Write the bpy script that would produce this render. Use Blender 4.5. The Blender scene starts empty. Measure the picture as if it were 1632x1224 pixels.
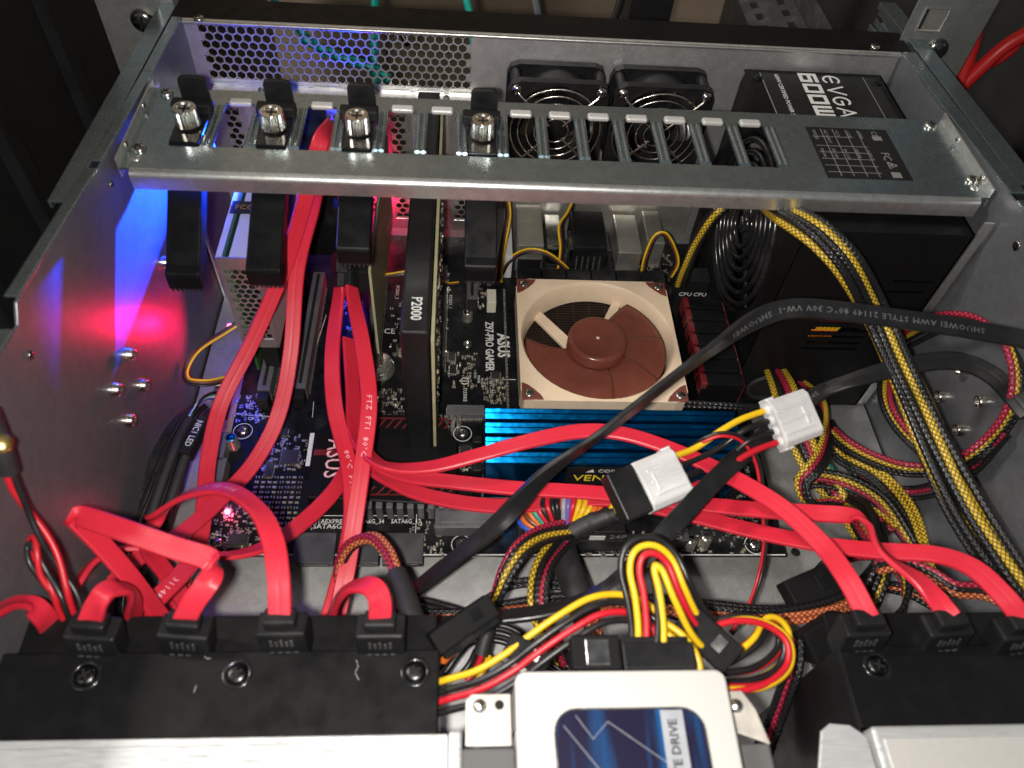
# Open rack server seen from above: built in millimetres, scaled to metres.
import bpy, math, random
from mathutils import Vector, Matrix
random.seed(7)
S = 0.001
scene = bpy.context.scene
COL = scene.collection
V = Vector

# ------------------------------------------------------------------ camera
cam = bpy.data.cameras.new('camera'); camo = bpy.data.objects.new('camera', cam); COL.objects.link(camo)
ROT = (Matrix.Rotation(0.0203, 4, 'Z') @ Matrix.Rotation(0.658235, 4, 'X') @ Matrix.Rotation(-0.083709, 4, 'Y'))
camo.matrix_world = Matrix.Translation(V((127.193, -175.422, 382.64))*S) @ ROT
cam.sensor_width = 36.0; cam.lens = 36.0*1232.38217/1632
cam.clip_start = 0.01; cam.clip_end = 60
cam.dof.use_dof = True; cam.dof.focus_distance = 0.50; cam.dof.aperture_fstop = 13
scene.camera = camo
# ------------------------------------------------------------------ world: a dim room
w = bpy.data.worlds.new('World'); scene.world = w; w.use_nodes = True
bg = w.node_tree.nodes['Background']; bg.inputs[0].default_value = (0.85, 0.95, 1.0, 1); bg.inputs[1].default_value = 0.075
scene.view_settings.view_transform = 'Standard'; scene.view_settings.look = 'None'
scene.view_settings.exposure = 0.12; scene.view_settings.gamma = 1.0
scene.render.engine = 'CYCLES'
scene.cycles.max_bounces = 8; scene.cycles.glossy_bounces = 4; scene.cycles.transmission_bounces = 8
# ------------------------------------------------------------------ the phone's flash, and the room's ceiling lamp
def lamp(name, kind, loc, power, color=(1, 1, 1), size=3.0, aim=None):
    l = bpy.data.lights.new(name, kind); l.energy = power; l.color = color
    if kind == 'AREA': l.shape = 'DISK'; l.size = size*S
    else: l.shadow_soft_size = size*S
    o = bpy.data.objects.new(name, l); COL.objects.link(o); o.location = V(loc)*S
    if aim is not None:
        o.rotation_euler = (V(aim)-V(loc)).to_track_quat('-Z', 'Y').to_euler()
    return o
FLASH = (112, -180, 383)
lamp('phone_flash', 'AREA', FLASH, 1.5, (1.0, 0.95, 0.88), 11, (165, 80, 40))
lamp('ceiling_lamp', 'AREA', (-1200, 500, 1600), 22.0, (1.0, 0.95, 0.88), 350, (100, 700, -100))

# ------------------------------------------------------------------ mesh builder
class MB:
    def __init__(s): s.v = []; s.f = []; s.m = []; s.s = []; s.uv = []; s.M = None
    def add(s, vs, fs, mi=0, sm=False, uvs=None):
        b = len(s.v)
        if s.M is not None: vs = [s.M @ V(p) for p in vs]
        s.v.extend([tuple(p) for p in vs])
        for k, f in enumerate(fs):
            s.f.append([b+i for i in f]); s.m.append(mi); s.s.append(sm)
            s.uv.append(uvs[k] if uvs else None)
        return s
    def box(s, x0, y0, z0, x1, y1, z1, mi=0):
        return s.add([(x0,y0,z0),(x1,y0,z0),(x1,y1,z0),(x0,y1,z0),(x0,y0,z1),(x1,y0,z1),(x1,y1,z1),(x0,y1,z1)],
            [(0,3,2,1),(4,5,6,7),(0,1,5,4),(1,2,6,5),(2,3,7,6),(3,0,4,7)], mi)
    def cbox(s, c, d, mi=0):
        return s.box(c[0]-d[0]/2, c[1]-d[1]/2, c[2]-d[2]/2, c[0]+d[0]/2, c[1]+d[1]/2, c[2]+d[2]/2, mi)
    def prism(s, poly, a, b, ax='z', mi=0):
        n = len(poly)
        def P(p, h): return {'z': (p[0], p[1], h), 'y': (p[0], h, p[1]), 'x': (h, p[0], p[1])}[ax]
        vs = [P(p, a) for p in poly]+[P(p, b) for p in poly]
        fs = [list(range(n))[::-1], list(range(n, 2*n))]+[(i, (i+1) % n, n+(i+1) % n, n+i) for i in range(n)]
        return s.add(vs, fs, mi)
    def lathe(s, o, axis, prof, n=20, mi=0, sm=True):
        # prof: list of (r, h)
        z = V(axis).normalized(); x = z.orthogonal().normalized(); y = z.cross(x); o = V(o)
        vs = []; fs = []
        for r, h in prof:
            for k in range(n):
                a = 2*math.pi*k/n; vs.append(o+z*h+(x*math.cos(a)+y*math.sin(a))*r)
        for j in range(len(prof)-1):
            for k in range(n):
                k2 = (k+1) % n; fs.append((j*n+k, j*n+k2, (j+1)*n+k2, (j+1)*n+k))
        s.add(vs, fs, mi, sm)
        for j, rev in ((0, True), (len(prof)-1, False)):
            if prof[j][0] > 1e-6:
                ring = [vs[j*n+k] for k in range(n)]
                s.add(ring, [list(range(n))[::-1] if rev else list(range(n))], mi)
        return s
    def cyl(s, p0, p1, r, n=16, mi=0, r1=None):
        d = V(p1)-V(p0); return s.lathe(p0, d, [(r, 0), (r if r1 is None else r1, d.length)], n, mi)
    def tube(s, pts, r, n=8, mi=0, cap=True, off=None):
        fr = frames(pts); vs = []; fs = []; uvs = []; L = 0; ls = []
        for i, (p, t, a, b) in enumerate(fr):
            if i: L += (p-fr[i-1][0]).length
            ls.append(L)
            rr = r[i] if isinstance(r, (list, tuple)) else r
            for k in range(n):
                an = 2*math.pi*k/n; vs.append(p+a*(math.cos(an)*rr)+b*(math.sin(an)*rr))
        R0 = r[0] if isinstance(r, (list, tuple)) else r
        for i in range(len(fr)-1):
            for k in range(n):
                k2 = (k+1) % n; fs.append((i*n+k, i*n+k2, (i+1)*n+k2, (i+1)*n+k))
                u0 = 2*math.pi*R0*k/n; u1 = 2*math.pi*R0*(k+1)/n
                uvs.append([(u0, ls[i]), (u1, ls[i]), (u1, ls[i+1]), (u0, ls[i+1])])
        s.add(vs, fs, mi, True, uvs)
        if cap:
            s.add(vs[:n], [list(range(n))[::-1]], mi); s.add(vs[-n:], [list(range(n))], mi)
        return s
    def strip(s, pts, nrm, w, t, mi=0, ridges=True):
        # flat ribbon: cross-section is a rounded bar w wide, t thick, with two shallow ridges
        N = len(pts); vs = []; fs = []; uvs = []; h = w/2; q = t/2
        if ridges: sec = [(-h, -q*.55), (-h*.9, -q), (-h*.25, -q), (0, -q*.96), (h*.25, -q), (h*.9, -q), (h, -q*.55),
                          (h, q*.55), (h*.9, q), (h*.25, q), (0, q*.96), (-h*.25, q), (-h*.9, q), (-h, q*.55)]
        else: sec = [(-h, -q*.5), (-h*.93, -q), (h*.93, -q), (h, -q*.5), (h, q*.5), (h*.93, q), (-h*.93, q), (-h, q*.5)]
        n = len(sec); L = 0; ls = []
        for i in range(N):
            t_ = (pts[min(i+1, N-1)]-pts[max(i-1, 0)]).normalized()
            nn = (nrm[i]-t_*nrm[i].dot(t_))
            nn = nn.normalized() if nn.length > 1e-5 else t_.orthogonal().normalized()
            x = t_.cross(nn)
            if i: L += (pts[i]-pts[i-1]).length
            ls.append(L)
            for a, b in sec: vs.append(pts[i]+x*a+nn*b)
        for k in range(n):          # one band per facet of the section, so that its edges stay crisp
            k2 = (k+1) % n; bv = []
            for i in range(N): bv += [vs[i*n+k], vs[i*n+k2]]
            s.add(bv, [(2*i+1, 2*i, 2*i+2, 2*i+3) for i in range(N-1)], mi, True)
        s.add(vs[:n], [list(range(n))], mi); s.add(vs[-n:], [list(range(n))[::-1]], mi)
        return s
    def build(s, name, mat, parent=None, bevel=0, seg=2, **tags):
        me = bpy.data.meshes.new(name)
        if parent is None and s.v:
            xs, ys, zs = zip(*s.v); o0 = V(((min(xs)+max(xs))/2, (min(ys)+max(ys))/2, min(zs)))
        elif parent is not None: o0 = V(parent['o'])
        else: o0 = V((0, 0, 0))
        me.from_pydata([((x-o0.x)*S, (y-o0.y)*S, (z-o0.z)*S) for x, y, z in s.v], [], s.f)
        mats = mat if isinstance(mat, (list, tuple)) else [mat]
        for m in mats: me.materials.append(m if not isinstance(m, str) else M[m])
        me.polygons.foreach_set('material_index', s.m)
        me.polygons.foreach_set('use_smooth', s.s)
        if any(u is not None for u in s.uv):
            ul = me.uv_layers.new(name='UVMap'); k = 0
            for f, u in zip(s.f, s.uv):
                for j in range(len(f)):
                    if u is not None: ul.data[k].uv = u[j]
                    k += 1
        me.update()
        o = bpy.data.objects.new(name, me); COL.objects.link(o)
        o['o'] = tuple(o0)
        if parent is not None: o.parent = parent
        else: o.location = o0*S
        if bevel:
            b = o.modifiers.new('bevel', 'BEVEL'); b.width = bevel*S; b.segments = seg; b.limit_method = 'ANGLE'; b.angle_limit = math.radians(40)
        for k, val in tags.items(): o[k] = val
        return o

def frames(pts, a0=None):
    pts = [V(p) for p in pts]; N = len(pts); out = []; a = V(a0).normalized() if a0 is not None else None
    for i in range(N):
        t = (pts[min(i+1, N-1)]-pts[max(i-1, 0)])
        t = t.normalized() if t.length > 1e-9 else V((0, 0, 1))
        if a is None:
            a = t.cross(V((0, 0, 1)))
            a = a.normalized() if a.length > .05 else t.orthogonal().normalized()
        else:
            a = a-t*a.dot(t); a = a.normalized() if a.length > 1e-6 else t.orthogonal().normalized()
        out.append((pts[i], t, a, t.cross(a)))
    return out

def smooth(pts, sub=8):
    # centripetal-ish Catmull-Rom through the control points
    P = [V(p) for p in pts]
    if len(P) < 3: 
        return [P[0].lerp(P[-1], i/sub) for i in range(sub+1)]
    P = [P[0]*2-P[1]]+P+[P[-1]*2-P[-2]]; out = []
    for i in range(1, len(P)-2):
        for k in range(sub):
            t = k/sub; p0, p1, p2, p3 = P[i-1:i+3]
            out.append(.5*((2*p1)+(p2-p0)*t+(2*p0-5*p1+4*p2-p3)*t*t+(3*p1-p0-3*p2+p3)*t**3))
    out.append(P[-2]); return out

def thing(name, label, cat, loc, group=None):
    o = bpy.data.objects.new(name, None); COL.objects.link(o); o.empty_display_size = .01
    o.location = V(loc)*S; o['o'] = tuple(loc); o['label'] = label; o['category'] = cat
    if group: o['group'] = group
    return o
def tag(o, label, cat, group=None):
    o['label'] = label; o['category'] = cat
    if group: o['group'] = group
    return o
def copy_tree(o, delta=None, parent=None, label=None, label_keep=True):
    c = o.copy(); COL.objects.link(c); c.parent = parent
    if delta is not None:
        c.location = o.location+V(delta)*S; c['o'] = tuple(V(o['o'])+V(delta))
    if label: c['label'] = label
    for ch in list(o.children): copy_tree(ch, None, c)
    return c
def text(st, org, right, up, size, mat, parent, name='lettering', align='LEFT', ext=.04, sx=1.0, space=1.0, bold=0.):
    cu = bpy.data.curves.new('t', 'FONT'); cu.body = st; cu.size = size; cu.align_x = align; cu.align_y = 'CENTER'
    cu.extrude = ext; cu.offset = bold*size; cu.space_character = space; cu.resolution_u = 2
    ob = bpy.data.objects.new('t', cu); COL.objects.link(ob)
    dg = bpy.context.evaluated_depsgraph_get()
    me = bpy.data.meshes.new_from_object(ob.evaluated_get(dg))
    bpy.data.objects.remove(ob); bpy.data.curves.remove(cu)
    r = V(right).normalized(); u = V(up).normalized(); n = r.cross(u); o = V(org)
    mb = MB(); mb.add([o+r*(v.co.x*sx)+u*v.co.y+n*v.co.z for v in me.vertices], [list(p.vertices) for p in me.polygons])
    bpy.data.meshes.remove(me)
    return mb.build(name, mat, parent)

# ------------------------------------------------------------------ materials (all node based)
M = {}
def nodes(name):
    m = bpy.data.materials.new(name); m.use_nodes = True; nt = m.node_tree
    return m, nt, nt.nodes['Principled BSDF'], nt.nodes.new, nt.links.new
def mat(name, col, rough=.5, metal=0., var=.12, vs=120, bump=0., bs=900, rv=.1, spec=.5, trans=0., emit=None, es=0, coat=0., stretch=None, dust=0.):
    m, nt, p, nn, lk = nodes(name)
    tc = nn('ShaderNodeTexCoord'); mp = nn('ShaderNodeMapping'); lk(tc.outputs['Object'], mp.inputs[0])
    if stretch: mp.inputs['Scale'].default_value = stretch
    nz = nn('ShaderNodeTexNoise'); nz.inputs['Scale'].default_value = vs; nz.inputs['Detail'].default_value = 5; lk(mp.outputs[0], nz.inputs[0])
    rp = nn('ShaderNodeMapRange'); rp.inputs[1].default_value = .25; rp.inputs[2].default_value = .75
    rp.inputs[3].default_value = 1-var; rp.inputs[4].default_value = 1+var; lk(nz.outputs['Fac'], rp.inputs[0])
    mx = nn('ShaderNodeMix'); mx.data_type = 'RGBA'; mx.blend_type = 'MULTIPLY'; mx.inputs[0].default_value = 1
    mx.inputs[6].default_value = (*col, 1); lk(rp.outputs[0], mx.inputs[7])
    last = mx.outputs[2]
    rr = nn('ShaderNodeMapRange'); rr.inputs[1].default_value = .3; rr.inputs[2].default_value = .7
    rr.inputs[3].default_value = max(.02, rough-rv); rr.inputs[4].default_value = min(1, rough+rv); lk(nz.outputs['Fac'], rr.inputs[0])
    if dust:
        n2 = nn('ShaderNodeTexNoise'); n2.inputs['Scale'].default_value = 2600; n2.inputs['Detail'].default_value = 3; lk(tc.outputs['Object'], n2.inputs[0])
        n3 = nn('ShaderNodeTexNoise'); n3.inputs['Scale'].default_value = 60; lk(tc.outputs['Object'], n3.inputs[0])
        ad = nn('ShaderNodeMath'); ad.operation = 'MULTIPLY'; lk(n2.outputs['Fac'], ad.inputs[0]); lk(n3.outputs['Fac'], ad.inputs[1])
        r3 = nn('ShaderNodeMapRange'); r3.inputs[1].default_value = .27; r3.inputs[2].default_value = .42; r3.inputs[3].default_value = 0; r3.inputs[4].default_value = dust; lk(ad.outputs[0], r3.inputs[0])
        m2 = nn('ShaderNodeMix'); m2.data_type = 'RGBA'; lk(r3.outputs[0], m2.inputs[0]); lk(last, m2.inputs[6]); m2.inputs[7].default_value = (.45, .43, .4, 1); last = m2.outputs[2]
    lk(last, p.inputs['Base Color']); lk(rr.outputs[0], p.inputs['Roughness'])
    p.inputs['Metallic'].default_value = metal; p.inputs['Specular IOR Level'].default_value = spec
    p.inputs['Transmission Weight'].default_value = trans; p.inputs['Coat Weight'].default_value = coat; p.inputs['Coat Roughness'].default_value = .15
    if emit: p.inputs['Emission Color'].default_value = (*emit, 1); p.inputs['Emission Strength'].default_value = es
    if bump:
        b = nn('ShaderNodeBump'); b.inputs['Strength'].default_value = bump; b.inputs['Distance'].default_value = .0004
        nb = nn('ShaderNodeTexNoise'); nb.inputs['Scale'].default_value = bs; nb.inputs['Detail'].default_value = 4; lk(mp.outputs[0], nb.inputs[0])
        lk(nb.outputs['Fac'], b.inputs['Height']); lk(b.outputs[0], p.inputs['Normal'])
    M[name] = m; return m
def galv(name, col, rough, metal=.92):
    # zinc-plated sheet: spangle cells, rolling grain and smudges
    m, nt, p, nn, lk = nodes(name)
    tc = nn('ShaderNodeTexCoord')
    vo = nn('ShaderNodeTexVoronoi'); vo.inputs['Scale'].default_value = 260; lk(tc.outputs['Object'], vo.inputs[0])
    nz = nn('ShaderNodeTexNoise'); nz.inputs['Scale'].default_value = 22; nz.inputs['Detail'].default_value = 8; nz.inputs['Roughness'].default_value = .65; lk(tc.outputs['Object'], nz.inputs[0])
    fine = nn('ShaderNodeTexNoise'); fine.inputs['Scale'].default_value = 1400; fine.inputs['Detail'].default_value = 3; lk(tc.outputs['Object'], fine.inputs[0])
    bw = nn('ShaderNodeRGBToBW'); lk(vo.outputs['Color'], bw.inputs[0])
    def rng(src, a, b, lo=.3, hi=.7):
        r = nn('ShaderNodeMapRange'); r.inputs[1].default_value = lo; r.inputs[2].default_value = hi; r.inputs[3].default_value = a; r.inputs[4].default_value = b; lk(src, r.inputs[0]); return r.outputs[0]
    def mul(a, b):
        k = nn('ShaderNodeMath'); k.operation = 'MULTIPLY'; lk(a, k.inputs[0]); lk(b, k.inputs[1]); return k.outputs[0]
    f = mul(mul(rng(bw.outputs[0], .94, 1.04), rng(nz.outputs['Fac'], .9, 1.06)), rng(fine.outputs['Fac'], .92, 1.08))
    mx = nn('ShaderNodeMix'); mx.data_type = 'RGBA'; mx.blend_type = 'MULTIPLY'; mx.inputs[0].default_value = 1
    mx.inputs[6].default_value = (*col, 1); lk(f, mx.inputs[7]); lk(mx.outputs[2], p.inputs['Base Color'])
    p.inputs['Metallic'].default_value = metal
    lk(mul(rng(nz.outputs['Fac'], rough*1.1, rough*.9), rng(fine.outputs['Fac'], .9, 1.1)), p.inputs['Roughness'])
    b = nn('ShaderNodeBump'); b.inputs['Strength'].default_value = .05; b.inputs['Distance'].default_value = .0003
    lk(fine.outputs['Fac'], b.inputs['Height']); lk(b.outputs[0], p.inputs['Normal'])
    M[name] = m
def sleeve(name, col, net=(.012, .012, .013)):
    # braided mesh over wires: a black net crossing a coloured wire, in mm along the cable
    m, nt, p, nn, lk = nodes(name)
    uv = nn('ShaderNodeUVMap'); sp = nn('ShaderNodeSeparateXYZ'); lk(uv.outputs[0], sp.inputs[0])
    def mth(op, a, b=None):
        k = nn('ShaderNodeMath'); k.operation = op
        for i, x in ((0, a), (1, b)):
            if x is None: continue
            if isinstance(x, (int, float)): k.inputs[i].default_value = x
            else: lk(x, k.inputs[i])
        return k.outputs[0]
    K = 2*math.pi/2.1
    s1 = mth('SINE', mth('MULTIPLY', mth('ADD', sp.outputs[0], mth('MULTIPLY', sp.outputs[1], .75)), K))
    s2 = mth('SINE', mth('MULTIPLY', mth('SUBTRACT', sp.outputs[0], mth('MULTIPLY', sp.outputs[1], .75)), K))
    h = mth('MAXIMUM', s1, s2)
    r = nn('ShaderNodeMapRange'); r.inputs[1].default_value = .62; r.inputs[2].default_value = .86; lk(h, r.inputs[0])
    mx = nn('ShaderNodeMix'); mx.data_type = 'RGBA'; lk(r.outputs[0], mx.inputs[0]); mx.inputs[6].default_value = (*col, 1); mx.inputs[7].default_value = (*net, 1)
    lk(mx.outputs[2], p.inputs['Base Color']); p.inputs['Roughness'].default_value = .32
    b = nn('ShaderNodeBump'); b.inputs['Strength'].default_value = .4; b.inputs['Distance'].default_value = .0004; lk(h, b.inputs['Height']); lk(b.outputs[0], p.inputs['Normal'])
    M[name] = m
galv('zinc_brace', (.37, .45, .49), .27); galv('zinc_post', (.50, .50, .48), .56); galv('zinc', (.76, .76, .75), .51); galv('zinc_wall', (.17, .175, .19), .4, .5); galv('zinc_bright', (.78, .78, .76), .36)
mat('chrome', (.72, .68, .62), .25, 1., rv=.05); mat('nickel', (.62, .6, .55), .25, 1.); mat('black_screw', (.05, .05, .05), .3, 1.); mat('dark_chrome', (.3, .29, .27), .22, 1.)
mat('io_tin', (.74, .72, .66), .36, .85, bump=.9, bs=140, vs=60)
mat('black_plastic', (.011, .011, .012), .42, bump=.1, dust=.02, spec=.28); mat('black_matte', (.007, .007, .0075), .72, spec=.18, var=.1, bump=.15, bs=1500); mat('black_satin', (.006, .006, .0065), .36, spec=.2, var=.05); mat('black_gloss', (.009, .009, .01), .2, dust=.05)
mat('black_paint', (.007, .007, .0075), .40, bump=.12, bs=1800, dust=.006, spec=.16, var=.05); mat('black_rubber', (.02, .02, .021), .6)
mat('black_wire', (.012, .012, .013), .35); mat('charcoal', (.05, .05, .052), .5, dust=.15)
mat('rack_black', (.028, .028, .029), .38, vs=30)
mat('hole_dark', (.004, .004, .004), .8)
mat('sata_red', (.63, .022, .046), .4, var=.06, vs=40, bump=.05, bs=600); mat('wire_red', (.55, .012, .025), .38, var=.05)
mat('wire_yellow', (.75, .47, .012), .38, var=.05); mat('wire_orange', (.7, .16, .02), .4, var=.05); mat('wire_blue', (.03, .09, .55), .4)
mat('wire_green', (.02, .3, .22), .4); mat('wire_gray', (.32, .33, .36), .4); mat('wire_brown', (.16, .05, .03), .4); mat('wire_purple', (.16, .1, .4), .4); mat('wire_white', (.7, .68, .66), .4)
mat('print_white', (.72, .72, .7), .6, var=.2, vs=900); mat('print_grey', (.22, .22, .21), .6); mat('print_dim', (.12, .12, .12), .6); mat('print_pink', (.85, .45, .5), .6, var=.3, vs=700); mat('print_yellow', (.85, .68, .05), .5)
mat('pcb_black', (.006, .0065, .008), .34, var=.4, vs=200, bump=.1, bs=700, dust=.07, spec=.18); mat('pcb_green', (.04, .10, .03), .4); mat('pcb_edge', (.42, .4, .24), .5)
mat('chip', (.02, .02, .022), .4, dust=.15); mat('tin', (.68, .66, .58), .3, .9, vs=900, var=.3); mat('gold', (.75, .56, .2), .3, 1.); mat('ceramic', (.38, .3, .2), .5)
mat('slot_grey', (.10, .10, .105), .5, dust=.2); mat('ivory', (.66, .62, .5), .5)
mat('fan_beige', (.72, .56, .40), .45, var=.05, bump=.06); mat('fan_brown', (.16, .045, .03), .3, var=.1); mat('pad_brown', (.15, .038, .028), .6)
mat('dimm_blue', (.0, .15, .42), .17, .95, var=.03, vs=300, rv=.03); mat('fin_dark', (.055, .038, .03), .4, .6)
mat('heat_red', (.14, .006, .01), .5, dust=.2); mat('nylon', (.80, .80, .80), .35, trans=.25, var=.04)
mat('ssd_silver', (.60, .59, .57), .42, .25, var=.04, vs=1500, bump=.15, bs=2500); mat('bracket_cream', (.62, .58, .52), .42, .35)
mat('drive_steel', (.72, .74, .75), .36, .55, var=.025, stretch=(1, 9, 1)); mat('latch', (.7, .7, .68), .22, 1.)
mat('felt_grey', (.1, .1, .1), .75, bump=.4, bs=3000); mat('label_black', (.012, .012, .013), .35)
mat('wall_tan', (.55, .41, .29), .8, vs=9, var=.2); mat('carpet', (.03, .028, .026), .9, vs=60, var=.4, bump=.5, bs=300)
mat('cable_teal', (.0, .32, .26), .45); mat('patch_red', (.62, .02, .02), .42, var=.05)
mat('led_red', (.9, .05, .08), .3, emit=(1, .03, .1), es=30); mat('led_blue', (.1, .1, .9), .3, emit=(.02, .08, 1), es=40)
sleeve('sl_yellow', (.72, .47, .03)); sleeve('sl_red', (.5, .02, .06)); sleeve('sl_orange', (.75, .2, .08)); sleeve('sl_black', (.005, .005, .006), (.016, .016, .017)); sleeve('sl_green', (.02, .22, .15))
BK = 'sl_black'

# ------------------------------------------------------------------ small shared pieces
SCREW = {}
def screw(parent, loc, axis, r=3.2, h=1.6, mat_='nickel', name='screw'):
    # pan head with a cross recess
    z = V(axis).normalized()
    mb = MB(); mb.lathe(loc, z, [(r, 0), (r, h*.35), (r*.86, h*.75), (r*.5, h*.98), (0, h)], 18)
    x = z.orthogonal().normalized(); y = z.cross(x); o = V(loc)+z*(h*.82)
    Q = Matrix((x, y, z)).transposed().to_4x4(); Q.translation = o; mb.M = Q @ Matrix.Rotation(random.random()*1.5, 4, 'Z')
    mb.box(-r*.55, -r*.12, 0, r*.55, r*.12, h*.2, 1); mb.box(-r*.12, -r*.55, 0, r*.12, r*.55, h*.205, 1)
    return mb.build(name, [mat_, 'hole_dark'], parent)
def hexring(mb, c, ux, uy, cell, hole, depth, mi=0):
    # one cell of perforated sheet: hexagon edge, hole, and the wall of the hole
    c = V(c); ux = V(ux); uy = V(uy); n = ux.cross(uy)
    a = [(math.radians(60*k+30)) for k in range(6)]
    o = [c+ux*(cell*math.cos(t))+uy*(cell*math.sin(t)) for t in a]; i = [c+ux*(hole*math.cos(t))+uy*(hole*math.sin(t)) for t in a]
    d = [p-n*depth for p in i]
    mb.add(o+i+d, [(k, (k+1) % 6, 6+(k+1) % 6, 6+k) for k in range(6)]+[(6+k, 6+(k+1) % 6, 12+(k+1) % 6, 12+k) for k in range(6)], mi)
def hexsheet(mb, org, ux, uy, cols, rows, pitch, frac, depth, skip=None):
    cell = pitch/math.sqrt(3)
    for j in range(rows):
        for i in range(cols-(j % 2)):
            c = V(org)+V(ux)*((i+.5*(j % 2))*pitch)+V(uy)*(j*pitch*.866)
            if skip and skip(i, j): continue
            hexring(mb, c, ux, uy, cell, cell*frac, depth)

# ================================================================== the setting around the case
XL, XR, YR, ZF, ZT = -31.6, 392.6, 262.0, -6.0, 151.5
def SX(i): return -4.36+20.32*i
def slab(name, x0, y0, z0, x1, y1, z1, m):
    o = MB().box(x0, y0, z0, x1, y1, z1).build(name, m); o['kind'] = 'structure'; return o
slab('floor', -2500, -1500, -760, 2900, 2600, -750, 'carpet')
slab('wall', -2500, 1150, -750, 2900, 1180, 1500, 'wall_tan')

def grid_plate(mb, us, ws, solid, P, mi=0):
    # sheet with rectangular openings: P(u, w, side) gives a point, side 0 or 1
    vi = {}; vs = []; fs = []
    def g(i, j, k):
        if (i, j, k) not in vi: vi[(i, j, k)] = len(vs); vs.append(P(us[i], ws[j], k))
        return vi[(i, j, k)]
    nu, nw = len(us)-1, len(ws)-1
    ok = lambda i, j: 0 <= i < nu and 0 <= j < nw and solid((us[i]+us[i+1])/2, (ws[j]+ws[j+1])/2)
    for i in range(nu):
        for j in range(nw):
            if not ok(i, j): continue
            fs.append((g(i,j,1), g(i+1,j,1), g(i+1,j+1,1), g(i,j+1,1))); fs.append((g(i,j,0), g(i,j+1,0), g(i+1,j+1,0), g(i+1,j,0)))
            for (di, dj, a, b) in ((-1,0,(i,j+1),(i,j)), (1,0,(i+1,j),(i+1,j+1)), (0,-1,(i,j),(i+1,j)), (0,1,(i+1,j+1),(i,j+1))):
                if not ok(i+di, j+dj): fs.append((g(*a,0), g(*b,0), g(*b,1), g(*a,1)))
    mb.add(vs, fs, mi)

# ================================================================== rack uprights and side panels
def rack_post(name, label, x0, x1, y, flip, screw_at, sq):
    t = thing(name, label, 'rack post', ((x0+x1)/2, y, -750))
    xs = sorted({x0, x1} | {v for a in sq for v in (a[0], a[1])}); zs = sorted({-750, 420} | {v for a in sq for v in (a[2], a[3])})
    mb = MB(); grid_plate(mb, xs, zs, lambda u, w_: not any(a[0] < u < a[1] and a[2] < w_ < a[3] for a in sq), lambda u, w_, k: (u, y-2*k, w_))
    mb.build('face_plate', 'zinc_post', t)
    xe = x0 if flip else x1
    MB().box(xe-1, y+.2, -750, xe+1, y+60, 420).build('side_flange', 'zinc_post', t)
    for a in sq:      # rolled rims of the square holes
        f = MB()
        for (p, q) in (((a[0], a[2]), (a[1], a[2])), ((a[1], a[2]), (a[1], a[3])), ((a[1], a[3]), (a[0], a[3])), ((a[0], a[3]), (a[0], a[2]))):
            f.cyl((p[0], y-2.3, p[1]), (q[0], y-2.3, q[1]), .7, 6)
        f.build('square_hole_rim', 'zinc_bright', t)
    for (x, z) in screw_at: screw(t, (x, y-2, z), (0, -1, 0), 7.0, 4.0, 'dark_chrome', 'cage_screw')
    return t
rack_post('rack_upright', 'zinc rack upright behind the left rear corner of the case', -84, -40, 280, True, [(-60, 141)], [(-66, -49, 156, 170), (-66, -49, 104, 116)])
rack_post('rack_upright', 'zinc rack upright behind the right rear corner of the case', 398, 446, 280, False, [(423, 147)], [(404, 419, 158, 172), (404, 419, 184, 198), (404, 419, 110, 121)])
t = thing('rack_side_panel', 'black ribbed rack side panel at the far left', 'panel', (-194, 580, -750))
MB().box(-198, 40, -750, -190, 1100, 420).build('sheet', 'rack_black', t)
for y in (70, 130, 205, 300, 420):
    mb = MB(); pr = [(-190.1, y-14), (-190.1, y+14), (-183, y+8), (-183, y-8)]; mb.prism(pr, -750, 420, 'z'); mb.build('rib', 'rack_black', t, bevel=1.5)
tag(MB().box(560, 60, -750, 568, 1100, 420).box(552, 230, -750, 560, 238, 420).build('rack_side_panel', 'rack_black', None, bevel=1), 'black rack side panel at the far right behind the red patch cords', 'panel')
# far uprights and rails seen over the rear edge
tag(MB().box(300, 620, -750, 345, 660, 420).build('rack_upright', 'rack_black', None, bevel=1), 'dark rack upright standing far behind the case', 'rack post')
t = thing('equipment_rail', 'dark slotted equipment rail behind the right rear corner', 'rail', (420, 480, 60))
mb = MB(); grid_plate(mb, sorted([290+i*10 for i in range(30)]), [0, 8, 14, 22, 30, 36, 44], lambda u, w_: not (8 < w_ < 14 or 30 < w_ < 36) or (int((u-290)//10) % 2 == 0), lambda u, w_, k: (372+w_-k, u+30, 60+k*3+w_*.2))
mb.build('rail_plate', 'charcoal', t); MB().box(420, 320, 55, 423, 610, 85).build('rail_flange', 'charcoal', t)
# patch cords
def cord(name, pts, r, m, label, cat='cable', group=None, n=10):
    o = MB().tube(smooth(pts, 8), r, n).build(name, m); return tag(o, label, cat, group)
cord('patch_cord', [(498.2, 300.0, 154.6), (482.0, 300.0, 139.0), (470.1, 300.0, 113.8), (462.2, 300.0, 99.2), (442.2, 310.0, 87.0)], 4.6, 'patch_red', 'red patch cord swinging out to the right edge, lower of two')
cord('patch_cord', [(459.5, 310.0, 155.7), (463.4, 305.0, 137.5), (465.8, 300.0, 113.6), (464.4, 295.0, 100.1), (465.7, 300.0, 79.4)], 4.6, 'patch_red', 'red patch cord hanging straight down beside the right upright')
cord('patch_cord', [(516.2, 330.0, 148.6), (510.2, 330.0, 121.6), (496.6, 330.0, 109.2), (486.0, 335.0, 102.5), (477.9, 340.0, 85.1)], 4.0, 'patch_red', 'red patch cord swinging out to the right edge, upper of two')
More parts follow.
